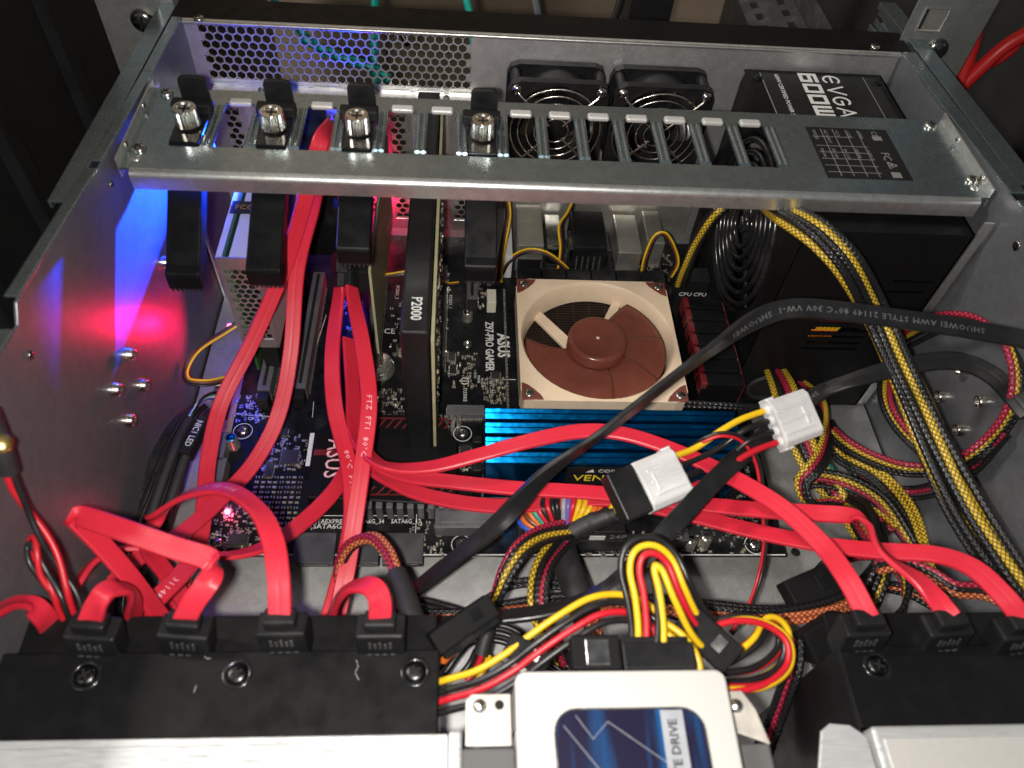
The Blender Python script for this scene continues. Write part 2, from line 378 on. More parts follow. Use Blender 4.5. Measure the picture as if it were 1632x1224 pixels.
tl = ['teal network cable crossing diagonally behind the honeycomb vent', 'teal network cable dropping behind the middle of the vent', 'teal network cable above the rear edge, leftmost', 'teal network cable above the rear edge near the middle']
for k, (pts, r) in enumerate([([(19.3, 330.0, 106.4), (42.9, 330.0, 94.1), (61.6, 330.0, 88.2), (76.2, 330.0, 79.4)], 3.2), ([(62.4, 400.0, 108.9), (63.9, 380.0, 95.9), (63.6, 360.0, 83.1), (64.5, 350.0, 59.4)], 3.2),
        ([(-12.6, 400.0, 105.0), (-7.7, 390.0, 98.7), (12.1, 350.0, 104.2), (32.5, 340.0, 88.0)], 2.6), ([(127.1, 420.0, 102.8), (131.1, 400.0, 98.6), (134.0, 380.0, 94.8), (136.3, 370.0, 76.2)], 3.0)]):
    cord('network_cable', pts, r, 'cable_teal', tl[k], group='network cables behind the case')
cord('black_lead', [(249.4, 420.0, 109.1), (243.6, 400.0, 102.0), (237.3, 380.0, 97.6), (236.6, 370.0, 81.1)], 3.2, 'black_wire', 'black lead hanging behind the rear edge right of centre')
cord('black_lead', [(57.4, 420.0, 99.2), (63.3, 400.0, 95.1), (76.1, 380.0, 96.5), (88.2, 360.0, 89.0)], 2.6, 'black_wire', 'thin black lead hanging behind the rear edge left of centre')
cord('grey_lead', [(196.3, 600.0, 21.8), (202.0, 600.0, 0.3), (207.3, 600.0, -15.7), (212.6, 600.0, -42.5)], 3.6, 'wire_gray', 'grey lead far behind the rear edge in the middle')

# ================================================================== the case
case = thing('server_case', 'open zinc-plated rack server case holding all the parts', 'server case', (180, 80, ZF))
MB().box(XL+1.3, -205, ZF-1.2, 300, YR-.3, ZF).box(300.2, -205, ZF-2.0, XR-1.3, YR-.3, ZF-.8).build('floor_panel', 'zinc', case, bevel=.3)
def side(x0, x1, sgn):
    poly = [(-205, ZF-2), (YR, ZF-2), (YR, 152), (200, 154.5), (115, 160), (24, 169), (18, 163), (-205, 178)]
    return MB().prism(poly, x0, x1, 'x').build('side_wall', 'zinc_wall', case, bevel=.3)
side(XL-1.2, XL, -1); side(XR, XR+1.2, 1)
def rim(pts, x0, x1, zoff, h, m='zinc_brace'):
    mb = MB()
    for (ya, za), (yb, zb) in zip(pts, pts[1:]):
        mb.add([(x0,ya,za+zoff),(x1,ya,za+zoff),(x1,yb,zb+zoff),(x0,yb,zb+zoff),(x0,ya,za+zoff+h),(x1,ya,za+zoff+h),(x1,yb,zb+zoff+h),(x0,yb,zb+zoff+h)],
               [(0,3,2,1),(4,5,6,7),(0,1,5,4),(1,2,6,5),(2,3,7,6),(3,0,4,7)])
    mb.build('rim_flange', m, case, bevel=.5)
rim([(YR-1, 152), (200, 154.5), (118, 160)], XL-5, XL+.4, -.2, 1.4); rim([(112, 160.4), (26, 168.8)], XL-5, XL+.4, 0, 1.4); rim([(15, 163.4), (-205, 178)], XL-5, XL+.4, 0, 1.4)
rim([(YR-1, 152), (200, 154.5), (118, 160)], XR-.4, XR+8, -.2, 1.4); rim([(112, 160.4), (26, 168.8)], XR-.4, XR+8, 0, 1.4)
def CX(i): return -16.5+20.7*i
# rear panel with vent, fan, port and slot openings
holes = [(-24.5, 134, 114.5, 148.5), (160, 276, 12, 56)]+[(CX(i)-7.5, CX(i)+7.5, 6, 110) for i in range(8)]+[(158, 212, 80, 134), (220, 275, 80, 134)]
us = sorted({XL, XR} | {v for h in holes for v in h[:2]}); ws = sorted({ZF, ZT} | {v for h in holes for v in h[2:]})
mb = MB(); grid_plate(mb, us, ws, lambda u, w_: not any(h[0] < u < h[1] and h[2] < w_ < h[3] for h in holes), lambda u, w_, k: (u, YR+1.2-1.2*k, w_))
mb.build('rear_panel', 'zinc', case)
# honeycomb vent: real perforated sheet
pitch = 5.42; cell = pitch/math.sqrt(3); mb = MB()
ox, oz = -21.6, 117.9
hexsheet(mb, (ox, YR+.1, oz), (1, 0, 0), (0, 0, 1), 29, 7, pitch, .84, .9)
for j in (1, 3, 5):
    for xa, xb in ((-24.4, ox), (ox+28*pitch, 133.9)):
        mb.box(xa, YR+.35, oz+j*pitch*.866-cell*.75, xb+(.0), YR+.9, oz+j*pitch*.866+cell*.75)
mb.box(-24.5, YR+.3, 114.4, 134, YR+.95, oz-cell*.84); mb.box(-24.5, YR+.3, oz+6*pitch*.866+cell*.84, 134, YR+.95, 148.6)
mb.box(ox+28*pitch+pitch*.5, YR+.32, 114.4, 134, YR+.93, 148.6); mb.box(-24.5, YR+.32, 114.4, ox-pitch*.5, YR+.93, 148.6)
mb.build('honeycomb_vent', 'zinc', case)
MB().box(XL-8, YR+1.3, 148.5, XR+8, YR+26, 151.2).build('rear_top_edge', 'black_paint', case, bevel=.6)
MB().box(XL, YR-2.6, 149.6, XR, YR-.2, 151.4).build('rear_top_fold', 'zinc_bright', case, bevel=.5)
MB().box(-23, YR-9, 110.8, 137, YR-.2, 112.0).box(-23, YR-9.6, 106.5, 137, YR-8.8, 112.0).build('vent_ledge', 'zinc_bright', case, bevel=.3)
for x in (6, 60, 118): screw(case, (x, YR-5, 112.0), (0, 0, 1), 1.9, 1.2, 'chrome', 'rivet')
MB().box(137, YR-30, 62, 298, YR-.2, 63).box(137, YR-30.6, 58, 298, YR-29.6, 63).build('fan_shelf', 'zinc_bright', case, bevel=.3)
# expansion slot covers, each with its own honeycomb
for i in range(8):
    mb = MB(); x = CX(i)
    grid_plate(mb, [x-8.8, x-5.0, x+5.0, x+8.8], [3, 12, 98, 113], lambda u, w_: not (abs(u-x) < 5 and 12 < w_ < 98), lambda u, w_, k: (u, YR-.4-.9*k, w_))
    p2 = 5.0; c2 = p2/math.sqrt(3)
    for j in range(19):
        for q in range(2 if j % 2 == 0 else 1):
            hexring(mb, (x-2.5+q*p2+(2.5 if j % 2 else 0), YR-1.1, 14.9+j*p2*.866), (1, 0, 0), (0, 0, 1), c2, c2*.8, .7)
        if j % 2: mb.box(x-5, YR-.95, 14.9+j*p2*.866-c2*.75, x-2.5, YR-.5, 14.9+j*p2*.866+c2*.75); mb.box(x+2.5, YR-.95, 14.9+j*p2*.866-c2*.75, x+5, YR-.5, 14.9+j*p2*.866+c2*.75)
    mb.box(x-5, YR-.96, 12, x+5, YR-.48, 13.6); mb.box(x-5, YR-.96, 95.8, x+5, YR-.48, 98)
    mb.build('slot_cover', 'zinc_bright', case)
mb = MB(); mb.box(XL+.5, 196, ZF+.2, XL+2, 200, 150); mb.build('corner_fold', 'zinc', case, bevel=.4)
# rivet nuts standing out of both walls
for (y, z) in [(135.5, 83.2), (68.3, 86.5), (46.3, 87.5), (66.9, 64.2), (44, 66.1)]:
    MB().lathe((XL, y, z), (1, 0, 0), [(3.6, 0), (3.6, 2.0), (3.1, 2.8), (3.1, 4.2), (2.2, 4.6), (1.9, 4.6), (1.9, 1.0), (0, 1.0)], 20).build('rivet_nut', 'chrome', case)
for (y, z) in [(69.7, 61.5), (48.1, 86.1), (46.3, 63.7), (69.9, 84.2)]:
    MB().lathe((XR, y, z), (-1, 0, 0), [(3.6, 0), (3.6, 2.0), (3.1, 2.8), (3.1, 4.2), (2.2, 4.6), (1.9, 4.6), (1.9, 1.0), (0, 1.0)], 20).build('rivet_nut', 'chrome', case)
for (y, z) in [(118, 148), (15, 150)]: screw(case, (XL, y, z), (1, 0, 0), 1.8, .8, 'dark_chrome', 'wall_screw')
screw(case, (XR, 95, 148), (-1, 0, 0), 2.6, .8, 'dark_chrome', 'wall_screw'); screw(case, (-22, YR, 152.0), (0, 0, 1), 3, 1.4); screw(case, (378, YR+6, 151.4), (0, 0, 1), 3, 1.4)
for p in ((351.4, 58.6, -6.8), (309.5, 68.3, -6.0), (318.0, 9.9, -6.0)): MB().lathe((p[0], p[1], p[2]+.05), (0, 0, 1), [(2.6, 0), (2.4, .12), (0, .12)], 16).build('floor_hole', 'hole_dark', case)

# telescopic rails outside the walls
def slide_rail(xa, xb, y0, label):
    t = thing('slide_rail', label, 'rail', ((xa+xb)/2, 180, 120))
    def ch(name, x0, x1, z0, z1, ya, yb, th, m, dz):
        pr = [(x0, z0), (x1, z0), (x1, z1), (x0, z1), (x0, z1-4), (x0+th, z1-4), (x0+th, z1-th), (x1-th, z1-th), (x1-th, z0+th), (x0+th, z0+th), (x0+th, z0+4), (x0, z0+4)]
        n = len(pr); mb = MB(); mb.add([(a, ya, b+dz) for a, b in pr]+[(a, yb, b) for a, b in pr], [list(range(n)), list(range(n, 2*n))[::-1]]+[(i, n+i, n+(i+1) % n, (i+1) % n) for i in range(n)])
        mb.build(name, m, t, bevel=.25)
    ch('outer_channel', xa, xb, 131, 150, y0, 330, 1.1, 'zinc_brace', 9); ch('inner_channel', xa+2.5, xb-2.5, 135, 146, y0+30, 330, 1.0, 'zinc_brace', 8)
    return t
slide_rail(XL-15.5, XL-6.2, 92, 'zinc slide rail along the outside of the left wall')
slide_rail(XR+9.5, XR+21, 128, 'zinc slide rail along the outside of the right wall')

# ================================================================== cross brace
brace = thing('cross_brace', 'zinc cross brace with a row of card-clamp windows spanning the case', 'brace', (180, 158, 142))
BX0, BX1, BY0, BY1 = XL+2, XR-2, 124.0, 192.0
wins = [(SX(i)-7.2, SX(i)+7.2, 144.2, 181.0) for i in range(15)]
us = sorted({BX0, BX1} | {v for h in wins for v in h[:2]})
mb = MB(); grid_plate(mb, us, [BY0+2.0, 144.2, 181.0, BY1], lambda u, w_: not any(h[0] < u < h[1] and h[2] < w_ < h[3] for h in wins), lambda u, w_, k: (u, w_, 150.3+1.2*k))
mb.build('top_plate', 'zinc_brace', brace)
prof = [(BY0+2.0, 151.5)]+[(BY0+2-3.2*math.sin(a), 148.3+3.2*math.cos(a)) for a in [math.pi/2*k/8 for k in range(1, 9)]]+[(BY0-1.2, 142.0)]
mb = MB(); n = len(prof)
mb.add([(BX0+5, y, z) for y, z in prof]+[(BX1-5, y, z) for y, z in prof]+[(BX0+5, y+.9, z-.5) for y, z in prof]+[(BX1-5, y+.9, z-.5) for y, z in prof],
       [(k+1, k, n+k, n+k+1) for k in range(n-1)]+[(2*n+k, 2*n+k+1, 3*n+k+1, 3*n+k) for k in range(n-1)], 0, True)
mb.add([(BX0+5, y, z) for y, z in prof]+[(BX0+5, y+.9, z-.5) for y, z in prof], [(k, k+1, n+k+1, n+k) for k in range(n-1)])
mb.add([(BX1-5, y, z) for y, z in prof]+[(BX1-5, y+.9, z-.5) for y, z in prof], [(k+1, k, n+k, n+k+1) for k in range(n-1)])
mb.add([(BX0+5, *prof[-1]), (BX1-5, *prof[-1]), (BX1-5, prof[-1][0]+.9, prof[-1][1]-.5), (BX0+5, prof[-1][0]+.9, prof[-1][1]-.5)], [(0, 1, 2, 3)])
mb.build('front_lip', 'zinc_bright', brace)
for i in range(16):
    if i == 0: continue
    x = SX(i)-10.16
    if i < 15 or True:
        
        for dx in (-1.3, 1.6): MB().tube([(x+dx, 146, 151.0), (x+dx, 178, 151.0)], 1.5, 10).build('rolled_bar_edge', 'zinc_brace', brace)
for i in range(15):
    if i in (0, 2, 4, 7): continue
    MB().box(SX(i)-5.6, 178.6, 150.6, SX(i)+5.6, 183.4, 153.4).build('rolled_tab', 'ssd_silver', brace, bevel=1.2, seg=4)
for p in ((-22.0, 186.5, 151.5), (-23.7, 140.1, 151.5), (381.8, 185.6, 151.5), (386.3, 139.2, 151.5)): screw(brace, (p[0], p[1], 151.5), (0, 0, 1), 3.4, 2.2)
for p in ((-23.4, 133.3, 151.5), (385.5, 133.2, 151.5)): MB().lathe((p[0], p[1], 151.5), (0, 0, 1), [(2.2, 0), (1.8, .6), (0, .9)], 16).build('dimple', 'zinc_bright', brace)
for x0, x1 in ((BX0-.4, BX0+.6), (BX1-.6, BX1+.4)): MB().box(x0, 126, 146, x1, 192, 156.5).build('end_flange', 'zinc_bright', brace, bevel=.4)
for (y, xx) in ((140, BX0+.6), (172, BX0+.6)): screw(brace, (xx, y, 154.2), (1, 0, 0), 1.6, .8)
for (y, xx) in ((138, BX1-.6), (170, BX1-.6)): screw(brace, (xx, y, 154.2), (-1, 0, 0), 1.6, .8)
# rating label
lab = MB().box(310.5, 137.5, 151.55, 355, 180.5, 151.75).build('rating_label', 'label_black', brace)
L0 = V((310.5, 137.5, 151.8)); gl = MB()
for y in (142, 147.5, 153, 158.5, 164, 172): gl.box(312, y, 151.75, 340 if y < 172 else 334, y+.35, 151.8)
for x in (318, 324.5, 331.5, 338): gl.box(x, 139, 151.75, x+.35, 179, 151.82)
gl.build('label_grid', 'print_grey', lab)
for k, st in enumerate(['MODEL', 'AC INPUT', '+3.3V', '+12V', '600W']): text(st, (314+k*6.2, 178, 151.82), (0, -1, 0), (1, 0, 0), 2.6, 'print_grey', lab, ext=.02)
for k, st in enumerate(['100-240', '20A 24A', '49A 0.3A', '50/60Hz', 'OUTPUT']): text(st, (314+k*6.2, 162, 151.82), (0, -1, 0), (1, 0, 0), 2.3, 'print_grey', lab, ext=.02)
text('CE', (347, 178.5, 151.82), (0, -1, 0), (1, 0, 0), 4.5, 'print_grey', lab, ext=.02); text('FC', (347, 160, 151.82), (0, -1, 0), (1, 0, 0), 6, 'print_grey', lab, ext=.02)
tri = MB(); 
for k in range(3):
    a0, a1 = math.radians(120*k), math.radians(120*k+120)
    tri.tube([(347.5+3*math.cos(a0), 149+3*math.sin(a0), 151.8), (347.5+3*math.cos(a1), 149+3*math.sin(a1), 151.8)], .25, 5)
tri.lathe((347.5, 149, 151.76), (0, 0, 1), [(.9, 0), (.9, .06)], 10); tri.build('mark', 'print_grey', lab)
MB().box(345, 170.5, 151.75, 350, 174, 151.8).build('mark', 'print_grey', lab); MB().box(345, 139, 151.75, 350, 143.5, 151.8).build('mark', 'print_grey', lab)

# ================================================================== card clamps
def clamp(x, yend, zend, label):
    t = thing('card_clamp', label, 'clamp', (x, 130, 103), 'black card clamps on the cross brace')
    MB().box(x-6.9, 145, 151.9, x+6.9, 172, 153.0).build('slide_plate', 'black_gloss', t, bevel=.4)
    mb = MB(); mb.box(x-10, 167, 153.1, x+9, 173.6, 158.6); mb.build('shoulder', 'black_plastic', t, bevel=.8)
    pr = [(-6.8, 153), (6.8, 153)]+[(6.8-3+3*math.cos(a), 169-3+3*math.sin(a)) for a in [math.pi/2*k/5 for k in range(6)]]+[(-6.8+3-3*math.sin(a), 169-3+3*math.cos(a)) for a in [math.pi/2*k/5 for k in range(6)]]
    MB().prism([(x+.8+a, b) for a, b in pr], 174.2, 176.4, 'y').build('thumb_tab', 'black_plastic', t, bevel=.4)
    # knurled thumbscrew
    n = 44; zs = [(153.1, 3.6), (154.0, 3.6), (154.2, 5.9), (162.4, 5.9), (163.2, 5.3), (163.25, 4.0), (162.4, 3.6), (162.4, 0)]
    mb = MB(); vs = []; fs = []
    for z, r in zs:
        for k in range(n):
            rr = r*(1.0 if (k % 2 == 0 or r < 5.4) else .87); a = 2*math.pi*k/n; vs.append((x+rr*math.cos(a), 158+rr*math.sin(a), z))
    for j in range(len(zs)-1):
        for k in range(n): fs.append((j*n+k, j*n+(k+1) % n, (j+1)*n+(k+1) % n, (j+1)*n+k))
    mb.add(vs, fs); mb.box(x-2.6, 157.5, 162.2, x+2.6, 158.5, 162.7, 1); mb.box(x-.5, 155.4, 162.2, x+.5, 160.6, 162.72, 1)
    mb.build('thumbscrew', ['chrome', 'hole_dark'], t)
    MB().box(x-6.4, 147, 128, x+6.4, 168, 151.8).build('post', 'black_plastic', t, bevel=.5)
    # arm pressing on the card edge: rounded nose, toothed foot
    pr = [(156, 147), (156, 150), (146, 150), (yend+5, zend+13)]+[(yend+5-5*math.sin(a), zend+8+5*math.cos(a)) for a in [math.pi/2*(.45+.55*k/6) for k in range(1, 7)]]+[(yend, zend+1.4), (yend+8, zend+1.4), (yend+16, zend+9)]
    MB().prism(pr, x-8, x+8, 'x').build('arm', 'black_satin', t, bevel=.7, seg=3)
    mb = MB()
    for k in range(7): mb.prism([(x-7.6+k*2.17, zend+1.4), (x-7.6+k*2.17+2.1, zend+1.4), (x-7.6+k*2.17+1.05, zend-1)], yend+.4, yend+7, 'y')
    mb.build('rubber_teeth', 'black_rubber', t)
clamp(SX(0), 95, 103, 'black card clamp with thumbscrew nearest the left wall')
clamp(SX(2), 89, 113, 'black card clamp with thumbscrew beside the silver perforated card, second from the left')
clamp(SX(4), 101, 117, 'black card clamp with thumbscrew right of the rising red cables')
clamp(SX(7), 101, 107.5, 'black card clamp with thumbscrew right of the black graphics card')

# ================================================================== rear fans
def rear_fan(x0, label):
    t = thing('rear_fan', label, 'fan', (x0+30, 248, 77), 'small black rear fans'); cx, cz = x0+30, 107
    n = 48; mb = MB(); vs = []; fs = []
    sq = []
    for k in range(n):
        a = 2*math.pi*k/n; c, s_ = math.cos(a), math.sin(a); q = 1/max(abs(c), abs(s_)); q = min(q, 1.32); sq.append((cx+30*c*q, cz+30*s_*q))
    ci = [(cx+28*math.cos(2*math.pi*k/n), cz+28*math.sin(2*math.pi*k/n)) for k in range(n)]
    for yy in (237, 261):
        vs += [(u, yy, w_) for u, w_ in sq]+[(u, yy, w_) for u, w_ in ci]
    for k in range(n):
        k2 = (k+1) % n
        fs += [(k, k2, n+k2, n+k), (2*n+k2, 2*n+k, 3*n+k, 3*n+k2), (n+k, n+k2, 3*n+k2, 3*n+k)]
    mb.add(vs, fs)
    # two flanges with a waist, as cast fan frames have
    so = [0]*n
    def ring(ya, yb, sc):
        v2 = [(cx+(u-cx)*sc, ya, cz+(w_-cz)*sc) for u, w_ in sq]+[(cx+(u-cx)*sc, yb, cz+(w_-cz)*sc) for u, w_ in sq]
        mb.add(v2, [(k, n+k, n+(k+1) % n, (k+1) % n) for k in range(n)])
    ring(237, 242, 1); ring(256, 261, 1)
    barrel = [(cx+28.6*math.cos(2*math.pi*k/n), cz+28.6*math.sin(2*math.pi*k/n)) for k in range(n)]
    v2 = [(u, 242, w_) for u, w_ in barrel]+[(u, 256, w_) for u, w_ in barrel]; mb.add(v2, [(k, n+k, n+(k+1) % n, (k+1) % n) for k in range(n)], 0, True)
    for yy in (242, 256): mb.add([(u, yy, w_) for u, w_ in sq]+[(u, yy, w_) for u, w_ in barrel], [(k, (k+1) % n, n+(k+1) % n, n+k) for k in range(n)])
    for sx_, sz_ in ((-1, 1), (1, 1), (-1, -1), (1, -1)): mb.cyl((cx+25*sx_, 242, cz+25*sz_), (cx+25*sx_, 256, cz+25*sz_), 3.4, 12)
    mb.build('frame', 'black_plastic', t)
    MB().lathe((cx, 244, cz), (0, -1, 0), [(13, -10), (13, 0), (12, 1), (0, 1)], 32).build('hub', 'black_plastic', t)
    for b in range(7):
        a0 = 2*math.pi*b/7; vs = []
        for j in range(5):
            r = 12.5+j*3.6
            for q in range(5): a = a0+.12*j+q*.17; vs.append((cx+r*math.cos(a), 246+q*2.4, cz+r*math.sin(a)))
        MB().add(vs, [(j*5+q, j*5+q+1, (j+1)*5+q+1, (j+1)*5+q) for j in range(4) for q in range(4)], 0, True).build('blade', 'black_gloss', t)
    mb = MB()
    for r in (8, 13, 18, 23, 27.5): mb.tube([(cx+r*math.cos(2*math.pi*k/40), 234.4, cz+r*math.sin(2*math.pi*k/40)) for k in range(41)], .65, 6)
    for sx_, sz_ in ((-1, 1), (1, 1), (-1, -1), (1, -1)): mb.tube([(cx+4*sx_, 233.4, cz+4*sz_), (cx+23*sx_, 233.4, cz+23*sz_), (cx+25*sx_, 235.8, cz+25*sz_)], .8, 6)
    mb.build('wire_guard', 'chrome', t)
    for sx_, sz_ in ((-1, 1), (1, 1), (-1, -1), (1, -1)): screw(t, (cx+25*sx_, 236.6, cz+25*sz_), (0, -1, 0), 3.3, 2.4)
rear_fan(154.5, 'small black fan with wire guard on the rear wall, beside the vent')
rear_fan(217.5, 'small black fan with wire guard on the rear wall, beside the power supply')

# ================================================================== power supply
psu = thing('power_supply', 'black power supply standing in the right rear corner', 'power supply', (342, 187, ZF))
PX0, PX1, PY0, PY1, PZ1 = 299.0, 385.0, 113.0, 260.0, 138.0
# side with the round fan opening
n = 64; fcx, fcz, fr = 186.0, 80.0, 54.0
mb = MB(); sq = []
for k in range(n):
    a = 2*math.pi*k/n; c, s_ = math.cos(a), math.sin(a)
    tt = min(((PY1-fcx)/c if c > 0 else (PY0-fcx)/c) if abs(c) > 1e-6 else 1e9, ((PZ1-fcz)/s_ if s_ > 0 else (ZF-fcz)/s_) if abs(s_) > 1e-6 else 1e9); sq.append((fcx+tt*c, fcz+tt*s_))
ci = [(fcx+fr*math.cos(2*math.pi*k/n), fcz+fr*math.sin(2*math.pi*k/n)) for k in range(n)]
ci2 = [(fcx+(fr-3)*math.cos(2*math.pi*k/n), fcz+(fr-3)*math.sin(2*math.pi*k/n)) for k in range(n)]
vs = [(PX0, a, b) for a, b in sq]+[(PX0, a, b) for a, b in ci]+[(PX0+3, a, b) for a, b in ci2]
mb.add(vs, [(k, n+k, n+(k+1) % n, (k+1) % n) for k in range(n)]+[(n+k, 2*n+k, 2*n+(k+1) % n, n+(k+1) % n) for k in range(n)], 0, False)
mb.box(PX0+.02, PY0+.02, PZ1-1, PX1, PY1, PZ1); mb.box(PX0+.02, PY0+.02, ZF, PX1, PY1, ZF+1); mb.box(PX1-1, PY0, ZF, PX1, PY1, PZ1); mb.box(PX0+30, PY0+30, ZF+4, PX0+32, PY1, PZ1-4)
mb.build('shell', 'black_paint', psu)
MB().box(386, 113, -4, 391, 114.2, 146).build('lit_wall_strip', 'zinc_bright', psu, bevel=.3)  # added bright strip, stands in for light on the wall beside the supply
slots = [(335+dx, z) for dx, z in ((0, 112), (0, 104))]
fs_ = [(328, 362, 48+k*5.2, 50.4+k*5.2) for k in range(4)]+[(330, 356, 66+k*5.2, 68.0+k*5.2) for k in range(2)]+[(358, 381, 104, 106.2), (358, 379, 96, 98.2)]
us = sorted({PX0, PX1} | {v for h in fs_ for v in h[:2]}); ws = sorted({ZF, PZ1-1.0} | {v for h in fs_ for v in h[2:]})
mb = MB(); grid_plate(mb, us, ws, lambda u, w_: not any(h[0] < u < h[1] and h[2] < w_ < h[3] for h in fs_), lambda u, w_, k: (u, PY0+1-k, w_))
mb.build('front_panel', 'black_paint', psu)
for (x, z, m, nme) in [(338, 54.5, 'wire_orange', 'coil'), (338, 49.2, 'gold', 'coil'), (340, 59.6, 'wire_yellow', 'coil'), (342, 66.9, 'heat_red', 'coil')]:
    mb = MB()
    for k in range(7): mb.cyl((x-8+k*2.6, PY0+8, z-5), (x-8+k*2.6, PY0+5, z+5), 1.1, 8)
    mb.build(nme, m, psu)
# punched finger-guard rings over the fan
mb = MB()
for r in (14, 21, 28, 35, 42, 49):
    mb.tube([(PX0+1.0, fcx+r*math.cos(2*math.pi*k/56), fcz+r*math.sin(2*math.pi*k/56)) for k in range(57)], 2.1, 8)
for a in (.6, 2.17, 3.74, 5.31): mb.tube([(PX0+2.2, fcx+4*math.cos(a), fcz+4*math.sin(a)), (PX0+2.2, fcx+52*math.cos(a), fcz+52*math.sin(a))], 1.6, 6)
mb.lathe((PX0+3, fcx, fcz), (-1, 0, 0), [(6, 0), (6, 2.4), (4.5, 3), (0, 3)], 20)
mb.build('fan_grill', 'black_gloss', psu)
MB().lathe((PX0+14, fcx, fcz), (-1, 0, 0), [(24, 0), (24, 5), (22, 6), (0, 6)], 32).build('fan_hub', 'nickel', psu)
MB().tube([(322+14*math.cos(2*math.pi*k/24), PY0-.6, 12+11*math.sin(2*math.pi*k/24)) for k in range(25)], 1.6, 8).lathe((322, PY0-.1, 12), (0, -1, 0), [(12, 0), (0, .1)], 24, 1).build('cable_grommet', ['black_rubber', 'hole_dark'], psu)
sl = MB().box(307, 132, PZ1+.05, 380, 256, PZ1+.25).build('top_label', 'label_black', psu)
def glyphs(st, org, adv, h, wd, w, m, name):
    # block lettering drawn with flat strokes; reads towards the front, tops to the right
    G_ = {'6': [[(.9, 1), (.08, 1), (.08, 0), (.9, 0), (.9, .58), (.08, .58)]], '0': [[(.08, 0), (.9, 0), (.9, 1), (.08, 1), (.08, 0)]], 'W': [[(.08, 1), (.08, 0), (.98, 0), (.98, 1)], [(.53, 0), (.53, 1)]],
          'E': [[(.5+.48*math.cos(math.radians(q)), .5+.5*math.sin(math.radians(q))) for q in range(50, 311, 20)], [(.1, .5), (.8, .5)]], 'V': [[(.02, 1), (.5, 0), (.98, 1)]],
          'G': [[(.5+.48*math.cos(math.radians(q)), .5+.5*math.sin(math.radians(q))) for q in range(50, 341, 20)]+[(.92, .5), (.5, .5)]], 'A': [[(.02, 0), (.5, 1), (.98, 0)], [(.42, .3), (.58, .3)]]}
    for i, ch in enumerate(st):
        mb = MB()
        for pl in G_[ch]:
            P3 = [V((org[0]+v*h, org[1]-i*adv-u*wd, org[2])) for u, v in pl]
            for p, q in zip(P3, P3[1:]):
                d = (q-p).normalized(); sd = V((-d.y, d.x, 0))*w/2; e = d*w*.45
                c = [p-e-sd, q+e-sd, q+e+sd, p-e+sd]; mb.prism([(k.x, k.y) for k in c], org[2], org[2]+.06+random.random()*.02)
        mb.build(name, m, sl)
glyphs('600W', (332.2, 257.2, 138.3), 11.6, 9.2, 9.0, 2.3, 'print_white', 'lettering'); glyphs('EVGA', (345.9, 255.6, 138.3), 11.4, 9.6, 8.6, 1.3, 'print_white', 'lettering')
text('600W CERTIFIED POWER SUPPLY', (317.1, 255.1, 138.4), (0, -1, 0), (1, 0, 0), 3.6, 'print_white', sl, ext=.04)
MB().box(307.2, 132, PZ1+.26, 307.8, 256, PZ1+.34).box(372, 132, PZ1+.26, 372.4, 256, PZ1+.34).build('label_line', 'print_grey', sl)
for (x, y) in ((305, 250), (379, 250), (379, 140)): screw(psu, (x, y, PZ1+.2), (0, 0, 1), 2.8, 1.0, 'black_paint')

# ================================================================== motherboard
mobo = thing('motherboard', 'black motherboard with white print under the cables', 'motherboard', (152, 122, 8.4))
MB().box(0, 0, 8.4, 305, 245, 10).build('circuit_board', 'pcb_black', mobo, bevel=.15)
for (x, y) in ((6.5, 6.5), (131, 6.5), (288.5, 6.5), (6.5, 76.5), (131, 76.5), (288.5, 76.5)):
    screw(mobo, (x, y, 10.1), (0, 0, 1), 3.1, 1.8, 'nickel', 'mounting_screw')
    MB().tube([(x+5.2*math.cos(2*math.pi*k/32), y+5.2*math.sin(2*math.pi*k/32), 10.05) for k in range(33)], .22, 5).build('printed_ring', 'print_white', mobo)
for (x, y) in ((20, 30), (150, 60), (285, 40)): MB().cyl((x, y, ZF), (x, y, 8.3), 3, 6).build('standoff', 'gold', mobo)
RT, UP = (0, -1, 0), (1, 0, 0)
text('Z97-PRO GAMER', (147.3, 164.2, 10.1), RT, UP, 7.2, 'print_white', mobo, sx=.76, bold=.025); text('ASUS', (156.0, 154.1, 10.1), RT, UP, 10.5, 'print_white', mobo, sx=.82, bold=.03)
text('REV 1.02', (148.2, 115.6, 10.1), RT, UP, 2.6, 'print_white', mobo)
text('CE', (84.0, 154.2, 10.1), (1, 0, 0), (0, 1, 0), 6.0, 'print_white', mobo, align='CENTER')
mb = MB(); c0 = (72.7, 152.3, 10.1)
for r in (1.2, 2.4, 3.6): mb.tube([(c0[0]+r*math.cos(math.pi*k/12)*1.2, c0[1]-2.5+r*math.sin(math.pi*k/12)*1.3, 10.1) for k in range(13)], .3, 5)
mb.box(c0[0]-4.6, c0[1]+2.4, 10.02, c0[0]+4.6, c0[1]+3.1, 10.2); mb.build('certification_mark', 'print_white', mobo)
mb = MB(); c0 = (132.1, 115.2, 10.1)
mb.tube([(c0[0]+2.4*math.cos(math.pi*k/12), c0[1]+2.4*math.sin(math.pi*k/12), 10.1) for k in range(25)], .35, 5); mb.box(c0[0]-3.4, c0[1]-.3, 10.02, c0[0]+3.4, c0[1]+.3, 10.2); mb.build('tick_mark', 'print_white', mobo)
text('D33005', (132.2, 109.9, 10.1), RT, UP, 3.2, 'print_white', mobo)
q = (138.3, 121.7, 10.1)
for k, st in enumerate(['E213', 'MADE', 'N13219']): text(st, (q[0]+k*2.2, q[1]-2*k, 10.1), RT, UP, 2.2, 'print_white', mobo)
